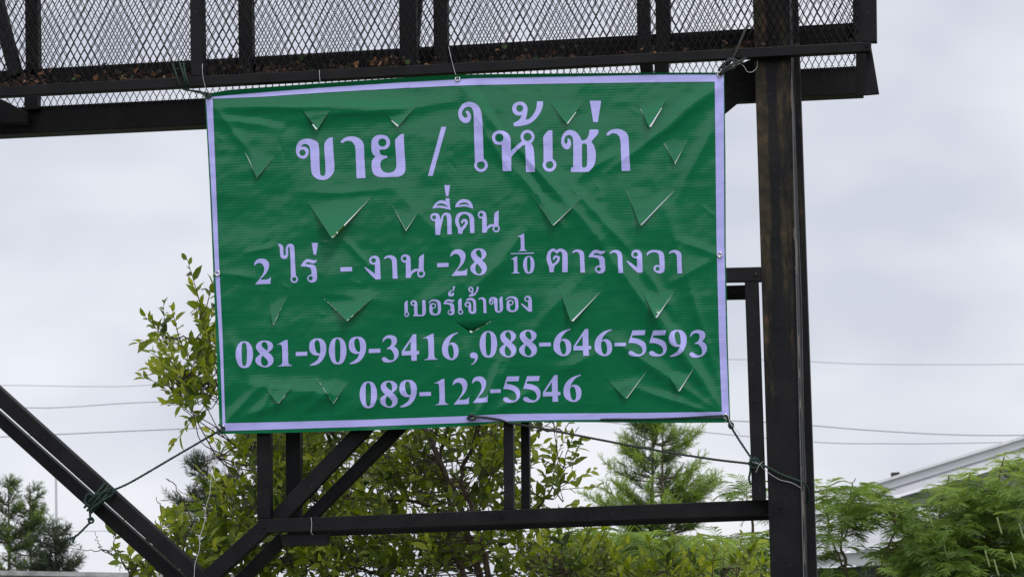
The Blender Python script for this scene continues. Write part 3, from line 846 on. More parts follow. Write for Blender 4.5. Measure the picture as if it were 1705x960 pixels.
def hy(ox, oy, sc, x0, y0, x1, y1): return glyph('hyphen', ox, oy, sc, (x0, y0, x1, y1))
A_ = (480, 150, 6); B_ = (750, 150, 6); C_ = (890, 150, 6); D_ = (690, 300, 8); E_ = (410, 380, 8); F_ = (600, 380, 8)
G_ = (810, 370, 8); H_ = (940, 370, 8); I_ = (660, 470, 13.715); J_ = (770, 470, 13.715)
K_ = (380, 540, 8); L_ = (580, 530, 8); M_ = (770, 520, 8); N_ = (970, 520, 8); O_ = (590, 600, 8); Q_ = (780, 590, 8)
TEXT = [
 ("large headline lettering", .7, [glyph('kho_khai', *A_), glyph('sara_aa', *A_), glyph('yo_yak', *A_), glyph('slash', *A_),
   glyph('sara_ai_maimuan', *B_), glyph('mai_tho', *B_), glyph('ho_hip', *B_), glyph('sara_e', *B_), glyph('cho_chang', *C_), glyph('mai_ek', *C_),
   glyph('sara_aa', *C_, (715, 388, 956, 808))]),
 ("second row of lettering", .6, [glyph('mai_ek', *D_, (397, 66, 475, 212)), glyph('sara_ii', *D_), glyph('tho_thahan', *D_), glyph('sara_i', *D_), glyph('do_dek', *D_), glyph('no_nu', *D_)]),
 ("third row of lettering with a fraction", .6, [glyph('2', *E_), glyph('sara_ai_maimalai', *E_), glyph('ro_ruea', *E_), glyph('mai_ek', *E_, (872, 194, 955, 352)), hy(*E_, 1255, 513, 1410, 577),
   glyph('ngo_ngu', *F_), glyph('sara_aa', *F_, (312, 358, 497, 670)), glyph('no_nu', *F_, (540, 340, 862, 660)), hy(*F_, 1022, 458, 1175, 518),
   glyph('2', *F_, (1200, 280, 1425, 634)), glyph('8', *F_, (1465, 268, 1685, 625)),
   glyph('1', *G_, (410, 152, 540, 385)), [[np.array([(850.3, 421.6), (889, 420.2), (889, 422), (850.3, 423)])]], glyph('1', *G_, (320, 452, 445, 682)), glyph('0', *G_, (487, 448, 640, 682)),
   glyph('to_tao', *G_), glyph('sara_aa', *G_, (1140, 360, 1313, 670)), glyph('ro_ruea', *H_, (318, 366, 545, 680)), glyph('sara_aa', *H_, (600, 368, 780, 675)),
   glyph('ngo_ngu', *H_, (825, 365, 1040, 672)), glyph('wo_waen', *H_), glyph('sara_aa', *H_, (1388, 368, 1568, 678))]),
 ("small row of lettering", .5, [glyph('sara_e', *I_, (180, 415, 290, 785)), glyph('bo_baimai', *I_), glyph('o_ang', *I_), glyph('ro_ruea', *I_, (1070, 380, 1330, 745)), glyph('thanthakhat', *I_),
   glyph('sara_e', *I_, (1405, 362, 1525, 730)), glyph('cho_chan', *J_), glyph('mai_tho', *J_, (135, 95, 370, 325)), glyph('sara_aa', *J_, (360, 338, 550, 700)), glyph('kho_khai', *J_, (605, 320, 928, 690)),
   glyph('o_ang', *J_, (985, 315, 1280, 675)), glyph('ngo_ngu', *J_, (1335, 305, 1590, 668))]),
 ("row of two telephone numbers", .7, [glyph('0', *K_), glyph('8', *K_), glyph('1', *K_), hy(*K_, 900, 360, 1052, 418), glyph('9', *K_), glyph('0', *K_, (1340, 172, 1575, 530)),
   glyph('9', *L_, (5, 240, 237, 605)), hy(*L_, 272, 400, 427, 460), glyph('3', *L_), glyph('4', *L_), glyph('1', *L_, (995, 200, 1195, 552)), glyph('6', *L_),
   glyph('comma', *M_), glyph('0', *M_, (228, 245, 462, 600)), glyph('8', *M_, (495, 238, 718, 597)), glyph('8', *M_, (755, 230, 993, 592)), hy(*M_, 1022, 398, 1178, 453),
   glyph('6', *M_, (1212, 215, 1450, 580)), glyph('4', *M_, (1478, 217, 1715, 575)), glyph('6', *N_, (160, 222, 395, 580)), hy(*N_, 425, 400, 578, 450),
   glyph('5', *N_), glyph('5', *N_, (887, 235, 1122, 585)), glyph('9', *N_, (1150, 230, 1388, 588)), glyph('3', *N_, (1422, 230, 1657, 600))]),
 ("bottom row with one telephone number", .7, [glyph('0', *O_, (70, 275, 302, 632)), glyph('8', *O_, (343, 267, 577, 625)), glyph('9', *O_, (600, 255, 833, 618)), hy(*O_, 867, 415, 1022, 472),
   glyph('1', *O_, (1065, 240, 1255, 592)), glyph('2', *O_, (1310, 230, 1530, 585)), glyph('2', *Q_, (48, 288, 258, 642)), hy(*Q_, 290, 458, 430, 512),
   glyph('5', *Q_, (462, 287, 688, 640)), glyph('5', *Q_, (728, 283, 960, 637)), glyph('4', *Q_, (992, 270, 1225, 627)), glyph('6', *Q_, (1265, 265, 1505, 630))]),
]
WORDS = {0: [3, 4, 11], 2: [1, 4, 5, 8, 11, 15, 22], 4: [12, 13, 25]}
for row, (label, st, glyphs) in enumerate(TEXT):
    a0 = 0
    for a1 in WORDS.get(row, [len(glyphs)]):
        word = glyphs[a0:a1]; a0 = a1
        allv, allf, n0 = [], [], 0
        for ps in word:
            al = np.concatenate([c for p in ps for c in p])
            tx = np.arange(al[:, 0].min() - 2 * st, al[:, 0].max() + 3 * st, st)
            ty = np.arange(al[:, 1].min() - 2 * st, al[:, 1].max() + 3 * st, st)
            TX, TY = np.meshgrid(tx, ty)
            fld = np.full(TX.shape, 1e9)
            for p in ps: fld = np.minimum(fld, sdf_poly(p, TX, TY))
            v2, fs = marching(fld, tx, ty)
            allv.append(v2); allf += [tuple(i + n0 for i in q) for q in fs]; n0 += len(v2)
        o = mesh_obj("lettering", on_banner(np.concatenate(allv), 0.0016), allf, M_PURPLE, banner, smooth=True)
        o["label"] = label

# ------------------------------------------------------------------ ropes and wires
def rel(x, y, off=0.006): return float(relief(x, y)) - off
def rope_obj(name, lists, mat_, label, group=None, r=0.0052, cat="rope", twisted=True):
    b_ = MB()
    for pts in lists:
        if twisted: rope(b_, pp(pts), r)
        else: tube(b_, smooth_path(pp(pts), 8), r, 6)
    o = b_.build(name, mat_, None, smooth=True)
    return tag(o, label, cat, group)

def coil(cx, cy, w_, h_, Y, dY, turns, ang, drift):
    """turns of rope wound round a bar, across the direction ang (degrees, picture plane)"""
    pts = []
    ca_, sa_ = math.cos(math.radians(ang)), math.sin(math.radians(ang))
    for i in range(int(turns * 12) + 1):
        t = i / 12 * 2 * math.pi
        a = math.cos(t) * w_; b = drift * (i / 12 - turns / 2)
        pts.append((cx + a * ca_ - b * sa_, cy + a * sa_ + b * ca_, Y - math.sin(t) * dY + dY * 0.55))
    return pts

rope_obj("rope", [
    [(372, 713, rel(372, 713, 0.132)), (366, 716, rel(372, 713)), (340, 731, 0.240), (280, 766, 0.220), (218, 802, 0.200), (190, 815, 0.190), (176, 824, 0.175)],
    coil(165, 830, 27, 0, .17, .07, 3.2, -46, 7),
    [(150, 842, 0.150), (141, 836, 0.150), (146, 822, 0.150), (158, 824, 0.140), (170, 820, 0.140), (187, 812, 0.145), (189, 820, 0.140), (172, 832, 0.138), (152, 846, 0.140), (150, 856, 0.150), (152, 866, 0.150)],
    [(146, 864, 0.150), (152, 861, 0.142), (156, 867, 0.150), (149, 870, 0.150), (148, 863, 0.145)],
    [(151, 868, 0.150), (140, 879, 0.150), (130, 889, 0.150), (124, 893, 0.150), (116, 896, 0.150), (109, 899, 0.150)],
    [(127, 890, 0.150), (123, 896, 0.150), (121, 903, 0.150)],
    [(364, 706, rel(366, 708, 0.132)), (374, 713, rel(372, 713, 0.136)), (364, 721, rel(366, 720, 0.130)), (362, 712, 0.250)]],
    M_ROPE_G, "dark green rope from the banner's lower left corner, knotted round the sloping double brace")
rope_obj("rope", [
    [(783, 693, rel(783, 693, .016)), (800, 694, rel(800, 694, .012)), (830, 698, rel(830, 698, .008)), (850, 704, .17), (880, 709, .18), (960, 724, .17), (1080, 747, .15), (1180, 763, .11), (1246, 771, .1), (1256, 772, .085)],
    [(778, 697, rel(780, 696, .014)), (784, 690, rel(784, 690, .02)), (792, 695, rel(790, 695, .016)), (784, 699, rel(784, 699, .016)), (778, 694, rel(780, 696, .014))]],
    M_ROPE_K, "long black rope from the middle of the banner's lower edge to the column", r=0.0055)
rope_obj("rope", [
    [(1000, 698, rel(1000, 698, .005)), (1100, 697, rel(1100, 697, .005)), (1198, 692, rel(1198, 692, .012)), (1210, 693, rel(1208, 693, .018)), (1214, 702, rel(1212, 700, .01)), (1222, 718, .14), (1240, 746, .11), (1256, 769, .075)],
    [(1216, 702, .135), (1221, 707, .125), (1217, 713, .13), (1213, 706, .13), (1220, 712, .125)],
    [(1248, 765, .08), (1258, 762, .06), (1264, 770, .065), (1256, 778, .06), (1247, 772, .07), (1254, 764, .06), (1262, 773, .055), (1254, 770, .05)],
    [(1258, 772, .07), (1275, 776, .075), (1300, 789, .08), (1330, 800, .085), (1341, 806, .1), (1346, 820, .14), (1344, 838, .2)],
    [(1250, 772, .08), (1249, 786, .08), (1247, 796, .085), (1250, 806, .085)]],
    M_ROPE_G, "green rope holding the banner's lower right corner to the column")
rope_obj("rope", [
    [(1200, 122, rel(1200, 122, .014)), (1206, 112, .0), (1215, 104, .0), (1224, 90, .0), (1234, 66, .01), (1242, 48, .04), (1246, 44, .08)],
    [(1196, 118, .0), (1204, 108, -.01), (1216, 100, -.01), (1228, 102, .0), (1222, 112, -.01), (1208, 118, -.01), (1199, 126, -.01), (1206, 116, -.015), (1222, 106, -.01), (1236, 104, .01)],
    [(1206, 108, .0), (1214, 98, -.005), (1222, 104, -.01), (1212, 114, -.01), (1204, 108, -.01)],
    [(1228, 104, .0), (1240, 98, .02), (1254, 94, .05)]],
    M_ROPE_K, "tangled dark rope tying the banner's upper right corner to the catwalk", r=0.006)
rope_obj("rope", [
    [(287, 105, .06), (292, 120, .012), (297, 137, .012), (304, 148, .03), (318, 151, .02), (334, 153, .01), (348, 160, rel(346, 160, .012))],
    [(299, 104, .06), (304, 120, .012), (309, 136, .012), (312, 148, .03), (326, 153, .02), (344, 157, rel(346, 160, .012))],
    [(306, 104, .06), (308, 121, .010), (313, 138, .012), (318, 146, .03)],
    [(340, 154, .0), (348, 156, -.01), (352, 161, -.012), (344, 163, -.01), (340, 157, -.005)]],
    M_ROPE_G, "dark rope looped over the catwalk rail beside the banner's upper left corner", r=0.0045)
def wire(lists, label, r=0.0010, mat_=None):
    return rope_obj("wire", lists, mat_ or M_WIRE, label, None, r, "wire", False)
wire([[(339, 96, .066), (337, 112, .014), (338, 128, .012), (342, 146, .01), (347, 159, -.01)]], "thin pale wire over the rail at the banner's upper left corner")
wire([[(747, 78, .066), (750, 92, .014), (754, 108, .013), (758, 122, .004), (762, 131, rel(762, 131, .01))]], "thin pale wire from the catwalk rail to the banner's middle top eyelet")
wire([[(532, 117, .015), (532, 126, .013), (533, 136, .015)]], "short pale wire end hanging on the rail above the banner's left half", r=0.0012)
zz = [(368 - i * 1.55 + 1.3 * math.sin(i * 1.1), 716 + i * 8.2, .17 - .001 * i) for i in range(31)]
wire([zz], "kinked pale wire hanging from the banner's lower left corner", r=0.0011)
wire([[(1252, 768, .05), (1264, 772, .05), (1274, 782, .074), (1296, 797, .075), (1318, 803, .075), (1334, 812, .08)], [(1258, 786, .05), (1264, 774, .045), (1270, 768, .05)]], "pale wire twisted along the green rope on the column")
wire([[(1212, 690, rel(1210, 692, .02)), (1216, 704, .12), (1224, 712, .11), (1232, 722, .11)], [(1203, 690, rel(1203, 690, .014)), (1210, 698, rel(1208, 698, .02)), (1206, 702, rel(1206, 700, .015))]], "frayed pale wire at the banner's lower right corner", r=0.0012)
wire([[(1228, 102, .03), (1238, 110, .02), (1244, 119, .02), (1252, 120, .03), (1260, 113, .05), (1261, 101, .06)]], "bent pale wire hook beside the column under the catwalk")
wire([[(518, 861, .203), (519, 873, .203), (518, 886, .203), (521, 889, .22)]], "short pale wire tied round the left end of the lower beam")

# ------------------------------------------------------------------ dead leaves on the catwalk
class Leaves:
    def __init__(s): s.b = []; s.d = []; s.n = []; s.l = []; s.w = []; s.t = []
    def add(s, b_, d, n, l_, w_, t):
        s.b.append(b_); s.d.append(d); s.n.append(n); s.l.append(l_); s.w.append(w_); s.t.append(t)
    TPL = np.array([(0, 0, 0), (.28, .46, .07), (.66, .40, .04), (1, 0, -.10), (.66, -.40, .04), (.28, -.46, .07), (.28, 0, .0), (.66, 0, -.03)])
    FCS = ((0, 6, 1), (1, 6, 7, 2), (2, 7, 3), (0, 5, 6), (5, 4, 7, 6), (4, 3, 7))
    def arrays(s, off=0):
        b_ = np.array(s.b); d = np.array(s.d, float); n = np.array(s.n, float)
        d /= np.linalg.norm(d, axis=1)[:, None] + 1e-9
        sd_ = np.cross(d, n); sd_ /= np.linalg.norm(sd_, axis=1)[:, None] + 1e-9
        n = np.cross(sd_, d)
        l_ = np.array(s.l)[:, None, None]; w_ = np.array(s.w)[:, None, None]
        T = s.TPL
        v = b_[:, None, :] + T[None, :, 0:1] * l_ * d[:, None, :] + T[None, :, 1:2] * w_ * sd_[:, None, :] + T[None, :, 2:3] * l_ * n[:, None, :]
        k = len(T)
        fs = [tuple(q + i * k + off for q in f_) for i in range(len(b_)) for f_ in s.FCS]
        return v.reshape(-1, 3), fs, np.repeat(np.clip(s.t, 0, 1), k)
    def build(s, name, mat_, parent=None):
        v, fs, t = s.arrays()
        return mesh_obj(name, v, fs, mat_, parent, False, t)

def rnd(n=3): return RNG.normal(size=n)
def unit(v):
    v = np.asarray(v, float); return v / (np.linalg.norm(v) + 1e-9)

lit = Leaves()
for i in range(1500):
    x = RNG.uniform(-150, 1440)
    dens = 1.0 if x < 700 else (0.6 if x < 1000 else 0.28)
    if RNG.random() > dens * (0.35 + 0.65 * (math.sin(x * .031 + 1.3 * math.sin(x * .011)) > -.2)): continue
    hgt = (24 if x < 750 else 16) * abs(RNG.normal(0.0, .45)) * (0.7 + .5 * math.sin(x * .021) ** 2)
    y = ln(ra, rb, x) + 4 - min(hgt, 30)
    lit.add(P(x, y, RNG.uniform(.082, .20)), rnd() * (1, .4, .6), rnd() + (0, -1.2, .3), RNG.uniform(.018, .042), RNG.uniform(.013, .03), RNG.beta(1.3, 1.7) if RNG.random() < .93 else 1.0)
tag(lit.build("leaf_litter", M_LITTER), kind="stuff", label="dry brown leaves gathered behind the catwalk mesh", cat="leaf litter")

# ------------------------------------------------------------------ plants
def attach(name, label, cat, loc, group=None):
    return tag(empty(name, loc), label, cat, group)

def twig(lv, tb, base_, d, length, nl, ll, tint, wratio=.42, grav=.1):
    """a leafy twig: alternate leaves and a tuft of younger ones at its tip"""
    d = unit(d)
    path = []
    p = base_.copy(); dd = d.copy()
    for i in range(5):
        path.append(p.copy()); p = p + dd * length / 4; dd = unit(dd + np.array([0, 0, -grav * .3]) + rnd() * .06)
    path = np.array(path)
    if tb is not None: tube(tb, path, np.linspace(.0026, .0012, 5), 4)
    ref = unit(np.cross(d, rnd())); oth = np.cross(d, ref)
    for k in range(nl):
        t = .18 + .82 * k / max(1, nl - 1)
        q = t * 4; i = min(3, int(q)); b_ = path[i] + (path[i + 1] - path[i]) * (q - i)
        ax = unit(path[i + 1] - path[i])
        ph = k * 2.4 + RNG.uniform(-.4, .4)
        rad = ref * math.cos(ph) + oth * math.sin(ph)
        tip = k >= nl - 3
        ld = ax * (1.1 if tip else .55) + rad * .75 + np.array([0, 0, .12 - grav]) + rnd() * .12
        nn = np.array([0, -.75, .8]) + rnd() * .42 - rad * .2
        s_ = (0.72 if tip else 1.0) * RNG.uniform(.5, 1.25)
        lv.add(b_, ld, nn, ll * s_, ll * s_ * wratio, tint - .05 + (.24 if tip else 0) + RNG.normal(0, .13))

def limb_set(paths, rads):
    b_ = MB(); pts = []
    for pa, (ra0, ra1) in zip(paths, rads):
        sp = smooth_path(pp(pa), 7)
        sp[1:-1] += RNG.normal(0, .006, sp[1:-1].shape)
        tube(b_, sp, np.linspace(ra0, ra1, len(sp)), 7)
        pts.append(sp)
    return b_, np.concatenate(pts)

def connect(b_, pts, target, r0_=.004, r1=.002, sag=.12):
    """thin branchlet from the nearest limb point below the target"""
    dv = target - pts
    dist_ = np.linalg.norm(dv, axis=1) + np.maximum(0, -dv[:, 2]) * 1.5
    near = np.argsort(dist_)[:6]
    p = pts[RNG.choice(near)]
    mid = (p + target) / 2 + np.array([0, 0, -sag]) * np.linalg.norm(target - p) * .6 + rnd() * .02
    sp = smooth_path([p, mid, target], 4)
    tube(b_, sp, np.linspace(r0_, r1, len(sp)), 4)
    return unit(target - mid)

DENS = 1.2
def leafy(root, limbs, rads, blobs, ll, mat_, seed, wratio=.42, conn=.7, foli="crown", wood="trunk", centre=None, grav=.1, tl=.22):
    global RNG
    RNG = np.random.default_rng(seed)
    wb, pts = limb_set(limbs, rads)
    lv = Leaves()
    for (cx, cy, rx, ry, Y0, Y1, n, tint) in blobs:
        for _ in range(max(2, int(n * DENS))):
            a = RNG.uniform(0, 2 * math.pi); q = math.sqrt(RNG.random())
            x, y = cx + rx * q * math.cos(a), cy + ry * q * math.sin(a)
            tgt = P(x, y, RNG.uniform(Y0, Y1))
            if RNG.random() < conn:
                d = connect(wb, pts, tgt)
            else:
                i = np.argmin(np.linalg.norm(pts - tgt, axis=1)); d = unit(tgt - pts[i])
            d = unit(d + np.array([0, -.1, .45]) + rnd() * .35)
            twig(lv, wb, tgt, d, tl * RNG.uniform(.6, 1.15), int(RNG.integers(6, 11)), ll, tint + RNG.normal(0, .2), wratio, grav)
    wb.build(wood, M_BARK, root, smooth=True)
    lv.build(foli, mat_, root)

YT = 2.4
t = attach("leafy_tree", "green broad-leaved tree growing behind the banner, its sprigs showing past the banner's left edge", "tree", P(800, 1440, YT) * (1, 1, 0))
leafy(t, [
    [(812, 1446, YT), (815, 1150, 2.2), (806, 1010, 2.0), (790, 930, 1.85), (766, 850, 1.8), (738, 780, 1.8), (708, 715, 1.9), (660, 610, 2.0), (600, 500, 2.2), (560, 430, 2.3)],
    [(812, 1200, YT), (790, 1040, 2.6), (765, 930, 2.7), (752, 860, 2.6), (735, 780, 2.6), (742, 720, 2.5), (790, 620, 2.4), (830, 500, 2.4)],
    [(808, 1060, 1.8), (812, 960, 1.7), (796, 880, 1.7), (768, 790, 1.8), (800, 730, 1.8), (850, 690, 2.3), (900, 600, 2.3)],
    [(775, 870, 2.2), (700, 838, 2.1), (600, 830, 2.1), (500, 850, 2.0), (430, 880, 1.9), (380, 910, 1.9)],
    [(735, 770, 2.1), (650, 735, 2.0), (540, 720, 1.9), (440, 730, 1.8), (360, 760, 1.7)],
    [(708, 715, 2.0), (600, 668, 1.9), (480, 650, 1.7), (380, 640, 1.5), (310, 625, 1.4)],
    [(660, 610, 2.0), (540, 580, 1.8), (420, 570, 1.6), (330, 562, 1.4), (285, 560, 1.4)],
    [(600, 500, 2.2), (480, 490, 1.8), (390, 486, 1.6), (335, 482, 1.5)],
    [(792, 930, 2.3), (850, 900, 2.1), (895, 850, 2.0), (925, 800, 1.9), (948, 775, 1.9)],
    [(850, 690, 2.3), (890, 690, 2.1), (930, 712, 2.0), (950, 722, 2.0)],
    [(765, 930, 2.7), (690, 900, 2.5), (600, 905, 2.4), (520, 930, 2.3)],
    [(815, 1150, YT), (740, 1020, 2.2), (640, 960, 2.1), (560, 935, 2.1), (470, 930, 2.0)],
    ],
    [(.026, .008), (.020, .007), (.019, .007), (.011, .004), (.010, .004), (.010, .003), (.010, .003), (.009, .003), (.009, .0025), (.006, .0025), (.010, .004), (.016, .005)],
    [(585, 790, 150, 75, 1.4, 3.6, 150, .42), (480, 780, 70, 60, 1.3, 2.8, 50, .45), (720, 800, 95, 80, 1.45, 3.6, 84, .40), (810, 745, 45, 45, 1.3, 2.6, 40, .62),
     (412, 765, 38, 48, 1.2, 2.6, 28, .6), (410, 880, 72, 62, 1.3, 2.6, 70, .40), (600, 915, 220, 50, 1.3, 3.4, 170, .46), (790, 920, 90, 50, 1.5, 3.2, 44, .45),
     (830, 820, 26, 60, 1.6, 2.6, 18, .5), (460, 930, 140, 40, 1.2, 2.4, 70, .5),
     (330, 655, 36, 36, 1.1, 1.8, 26, .56), (342, 585, 28, 32, 1.1, 1.8, 17, .56), (292, 572, 26, 18, 1.2, 1.6, 6, .5), (344, 512, 16, 12, 1.2, 1.6, 5, .58), (300, 628, 20, 22, 1.2, 1.6, 8, .5),
     (932, 785, 38, 46, 1.4, 2.2, 10, .48), (915, 712, 40, 12, 1.5, 2.2, 5, .48), (900, 835, 24, 24, 1.6, 2.2, 6, .5),
     (560, 560, 200, 130, 1.3, 3.0, 120, .45), (780, 600, 100, 100, 1.4, 3.0, 60, .45)],
    .080, M_LEAF, 11, wratio=.44)

t = attach("climbing_shrub", "sparse climbing weed with a few leaves beside the double brace at lower left", "shrub", P(240, 1440, 1.4) * (1, 1, 0))
leafy(t, [[(245, 1480, 1.4), (240, 1100, 1.4), (215, 960, 1.4), (192, 925, 1.4), (168, 916, 1.4), (122, 912, 1.4)], [(192, 925, 1.4), (168, 912, 1.4), (163, 900, 1.4), (158, 884, 1.4)],
     [(215, 960, 1.4), (236, 930, 1.4), (262, 900, 1.4), (268, 850, 1.4), (260, 826, 1.4)], [(240, 1000, 1.4), (292, 930, 1.4), (318, 870, 1.4), (290, 810, 1.4), (276, 796, 1.4)]],
    [(.007, .0015), (.003, .0012), (.005, .0015), (.005, .002)],
    [(194, 905, 8, 20, 1.35, 1.5, 3, .55), (228, 942, 28, 16, 1.3, 1.6, 9, .55), (290, 890, 26, 34, 1.2, 1.7, 18, .6), (300, 945, 60, 25, 1.2, 1.8, 30, .5), (355, 945, 40, 30, 1.2, 1.8, 24, .38)],
    .075, M_LEAF, 12, conn=.25, tl=.12)
t = attach("broadleaf_shrub", "bright green broad-leaved shrub at the bottom centre, below the lower beam", "shrub", P(1030, 1430, 1.6) * (1, 1, 0))
leafy(t, [[(1030, 1460, 1.6), (1010, 1150, 1.6), (960, 1000, 1.6), (930, 930, 1.6)], [(1030, 1300, 1.6), (1080, 1060, 1.6), (1110, 950, 1.6)], [(1020, 1200, 1.6), (1020, 1000, 1.7), (1030, 930, 1.7)], [(1080, 1060, 1.6), (1170, 1000, 1.6), (1220, 940, 1.6)]],
    [(.02, .004), (.012, .004), (.012, .004), (.01, .003)],
    [(940, 950, 90, 30, 1.0, 2.4, 52, .5), (1090, 968, 100, 22, 1.0, 2.4, 46, .56), (1225, 964, 70, 26, 1.0, 2.2, 26, .52), (1060, 1040, 180, 50, 1.0, 2.4, 70, .5), (890, 900, 40, 26, 1.4, 2.4, 16, .55)],
    .078, M_LEAF, 13)

def feather_leaf(V, F, T, b_, d, L_, tint, pairs=8, pl=.075, droop=.9):
    """twice-pinnate leaf: a drooping rachis carrying pairs of narrow leaflet combs"""
    d = unit(d); p = b_.copy(); dd = d.copy(); step = L_ / pairs
    side = unit(np.cross(dd, (0, 0, 1.0)) + 1e-6)
    for k in range(pairs):
        p2 = p + dd * step
        wv_ = .0018
        n0 = len(V)
        V.extend([p - side * wv_, p + side * wv_, p2 + side * wv_, p2 - side * wv_]); F.append((n0, n0 + 1, n0 + 2, n0 + 3)); T.extend([tint + .1] * 4)
        ln_ = pl * (0.55 + 1.0 * math.sin(math.pi * (k + 1.2) / (pairs + 1.6))) * RNG.uniform(.85, 1.15)
        for sg_ in (-1, 1):
            pd = unit(side * sg_ * 1.0 + dd * .75 + rnd() * .08)
            wd = ln_ * .05
            cur = p2.copy(); acc = np.array([0, 0, -.22 * droop])
            nrm = unit(np.cross(pd, side * sg_ + dd * .2) + rnd() * .3 + np.array([0, 0, .4]))
            ws = unit(np.cross(pd, nrm))
            row = []
            for s_, wm in ((0, .5), (.35, 1.0), (.7, .9), (1.0, .15)):
                q = p2 + pd * ln_ * s_ + acc * ln_ * s_ * s_
                row.append((q - ws * wd * wm, q + ws * wd * wm))
            n0 = len(V)
            for a_, c_ in row: V.extend([a_, c_])
            tt = tint + RNG.normal(0, .09)
            T.extend([tt] * 8)
            for s_ in range(3): F.append((n0 + 2 * s_, n0 + 2 * s_ + 1, n0 + 2 * s_ + 3, n0 + 2 * s_ + 2))
        p = p2; dd = unit(dd + np.array([0, 0, -.16 * droop]))
        side = unit(np.cross(dd, (0, 0, 1.0)) + 1e-6)

def feathery(root, limbs, rads, blobs, mat_, seed, L_=.20, pl=.058, droop=.75, conn=.6, pods=()):
    global RNG
    RNG = np.random.default_rng(seed)
    wb, pts = limb_set(limbs, rads)
    V, F, T = [], [], []
    for (cx, cy, rx, ry, Y0, Y1, n, tint) in blobs:
        for _ in range(n):
            a = RNG.uniform(0, 2 * math.pi); q = math.sqrt(RNG.random())
            tgt = P(cx + rx * q * math.cos(a), cy + ry * q * math.sin(a), RNG.uniform(Y0, Y1))
            d = connect(wb, pts, tgt, .005, .0025) if RNG.random() < conn else unit(tgt - pts[np.argmin(np.linalg.norm(pts - tgt, axis=1))])
            tint2 = tint + RNG.normal(0, .2)
            for k in range(int(RNG.integers(4, 8))):
                az = RNG.uniform(0, 2 * math.pi)
                ld = d * .5 + np.array([math.cos(az) * .9, math.sin(az) * .9, RNG.uniform(.15, 1.0)])
                feather_leaf(V, F, T, tgt + rnd() * .03, ld, L_ * RNG.uniform(.7, 1.2), tint2 + RNG.normal(0, .05), 11, pl, droop)
    wb.build("stem", M_TWIG, root, smooth=True)
    mesh_obj("foliage", np.array(V), F, mat_, root, False, np.clip(T, 0, 1))
    for px_, py_, Y in pods:
        b_ = MB(); c = P(px_, py_, Y)
        sp = smooth_path([c, c + (.012, 0, -.06), c + (.03, 0, -.13)], 6)
        tube(b_, sp, np.array([.002] + [.008] * (len(sp) - 2) + [.002]), 5)
        b_.build("seed_pod", M_POD, root, smooth=True)
M_POD = plain("green_seed_pod", (0.19, 0.24, 0.09), 0.6)

YL = 7.5
t = attach("feathery_shrub", "tall feathery-leaved shrub filling the lower right corner, hung with seed pods", "shrub", P(1640, 1330, YL) * (1, 1, 0))
feathery(t, [[(1650, 1360, YL), (1645, 1100, YL), (1640, 960, YL), (1650, 850, YL), (1672, 760, YL)], [(1645, 1100, YL), (1580, 960, YL), (1565, 860, YL), (1580, 790, YL)], [(1640, 960, YL), (1610, 870, YL), (1615, 790, YL)], [(1645, 1100, YL), (1720, 950, YL), (1730, 800, YL), (1710, 740, YL)]],
    [(.03, .006), (.016, .005), (.014, .005), (.016, .006)],
    [(1680, 880, 60, 70, 6.8, 9, 70, .52), (1600, 890, 60, 55, 6.8, 9, 66, .48), (1640, 950, 110, 40, 6.8, 8.8, 80, .38), (1690, 780, 16, 24, 7, 8, 8, .75), (1615, 815, 40, 18, 7, 8, 8, .7), (1580, 828, 26, 20, 7, 8, 9, .66), (1640, 832, 26, 22, 7, 8, 8, .62), (1545, 930, 32, 40, 6.8, 8.5, 28, .45), (1640, 1030, 150, 50, 6.8, 8.8, 40, .4), (1750, 840, 40, 80, 7, 8.6, 24, .5)],
    M_FEATHER, 21, pods=[(1571, 905, 6.9), (1640, 915, 6.7), (1655, 930, 6.7), (1683, 918, 6.7), (1660, 860, 6.7), (1545, 850, 6.9), (1697, 870, 6.7)])
t = attach("feathery_shrub", "loose feathery-leaved shrub just right of the column, before the corrugated roof", "shrub", P(1430, 1330, 7.2) * (1, 1, 0))
feathery(t, [[(1440, 1360, 7.2), (1430, 1100, 7.2), (1410, 960, 7.2), (1402, 900, 7.2), (1412, 830, 7.2), (1425, 795, 7.2)], [(1430, 1100, 7.2), (1460, 960, 7.2), (1490, 880, 7.2), (1485, 830, 7.2)], [(1410, 960, 7.2), (1380, 880, 7.2), (1376, 815, 7.2)], [(1402, 900, 7.2), (1420, 870, 7.2), (1450, 862, 7.2)]],
    [(.02, .003), (.014, .004), (.009, .003), (.006, .002)],
    [(1405, 842, 36, 24, 6.8, 8, 18, .58), (1440, 868, 28, 16, 6.8, 8, 7, .42), (1376, 900, 16, 50, 6.8, 8, 8, .4), (1510, 868, 30, 28, 6.8, 8.3, 17, .5), (1505, 935, 36, 30, 6.8, 8.3, 20, .42), (1425, 822, 14, 10, 7, 7.6, 3, .7), (1468, 845, 20, 18, 7, 7.8, 8, .62), (1372, 828, 8, 8, 7, 7.6, 2, .66), (1390, 965, 30, 20, 6.8, 8, 9, .45), (1440, 1020, 70, 40, 6.8, 8, 18, .4)],
    M_FEATHER, 22, conn=.5)
t = attach("feathery_shrub", "pale feathery-leaved shrub seen behind and left of the column", "shrub", P(1260, 1330, 6.6) * (1, 1, 0))
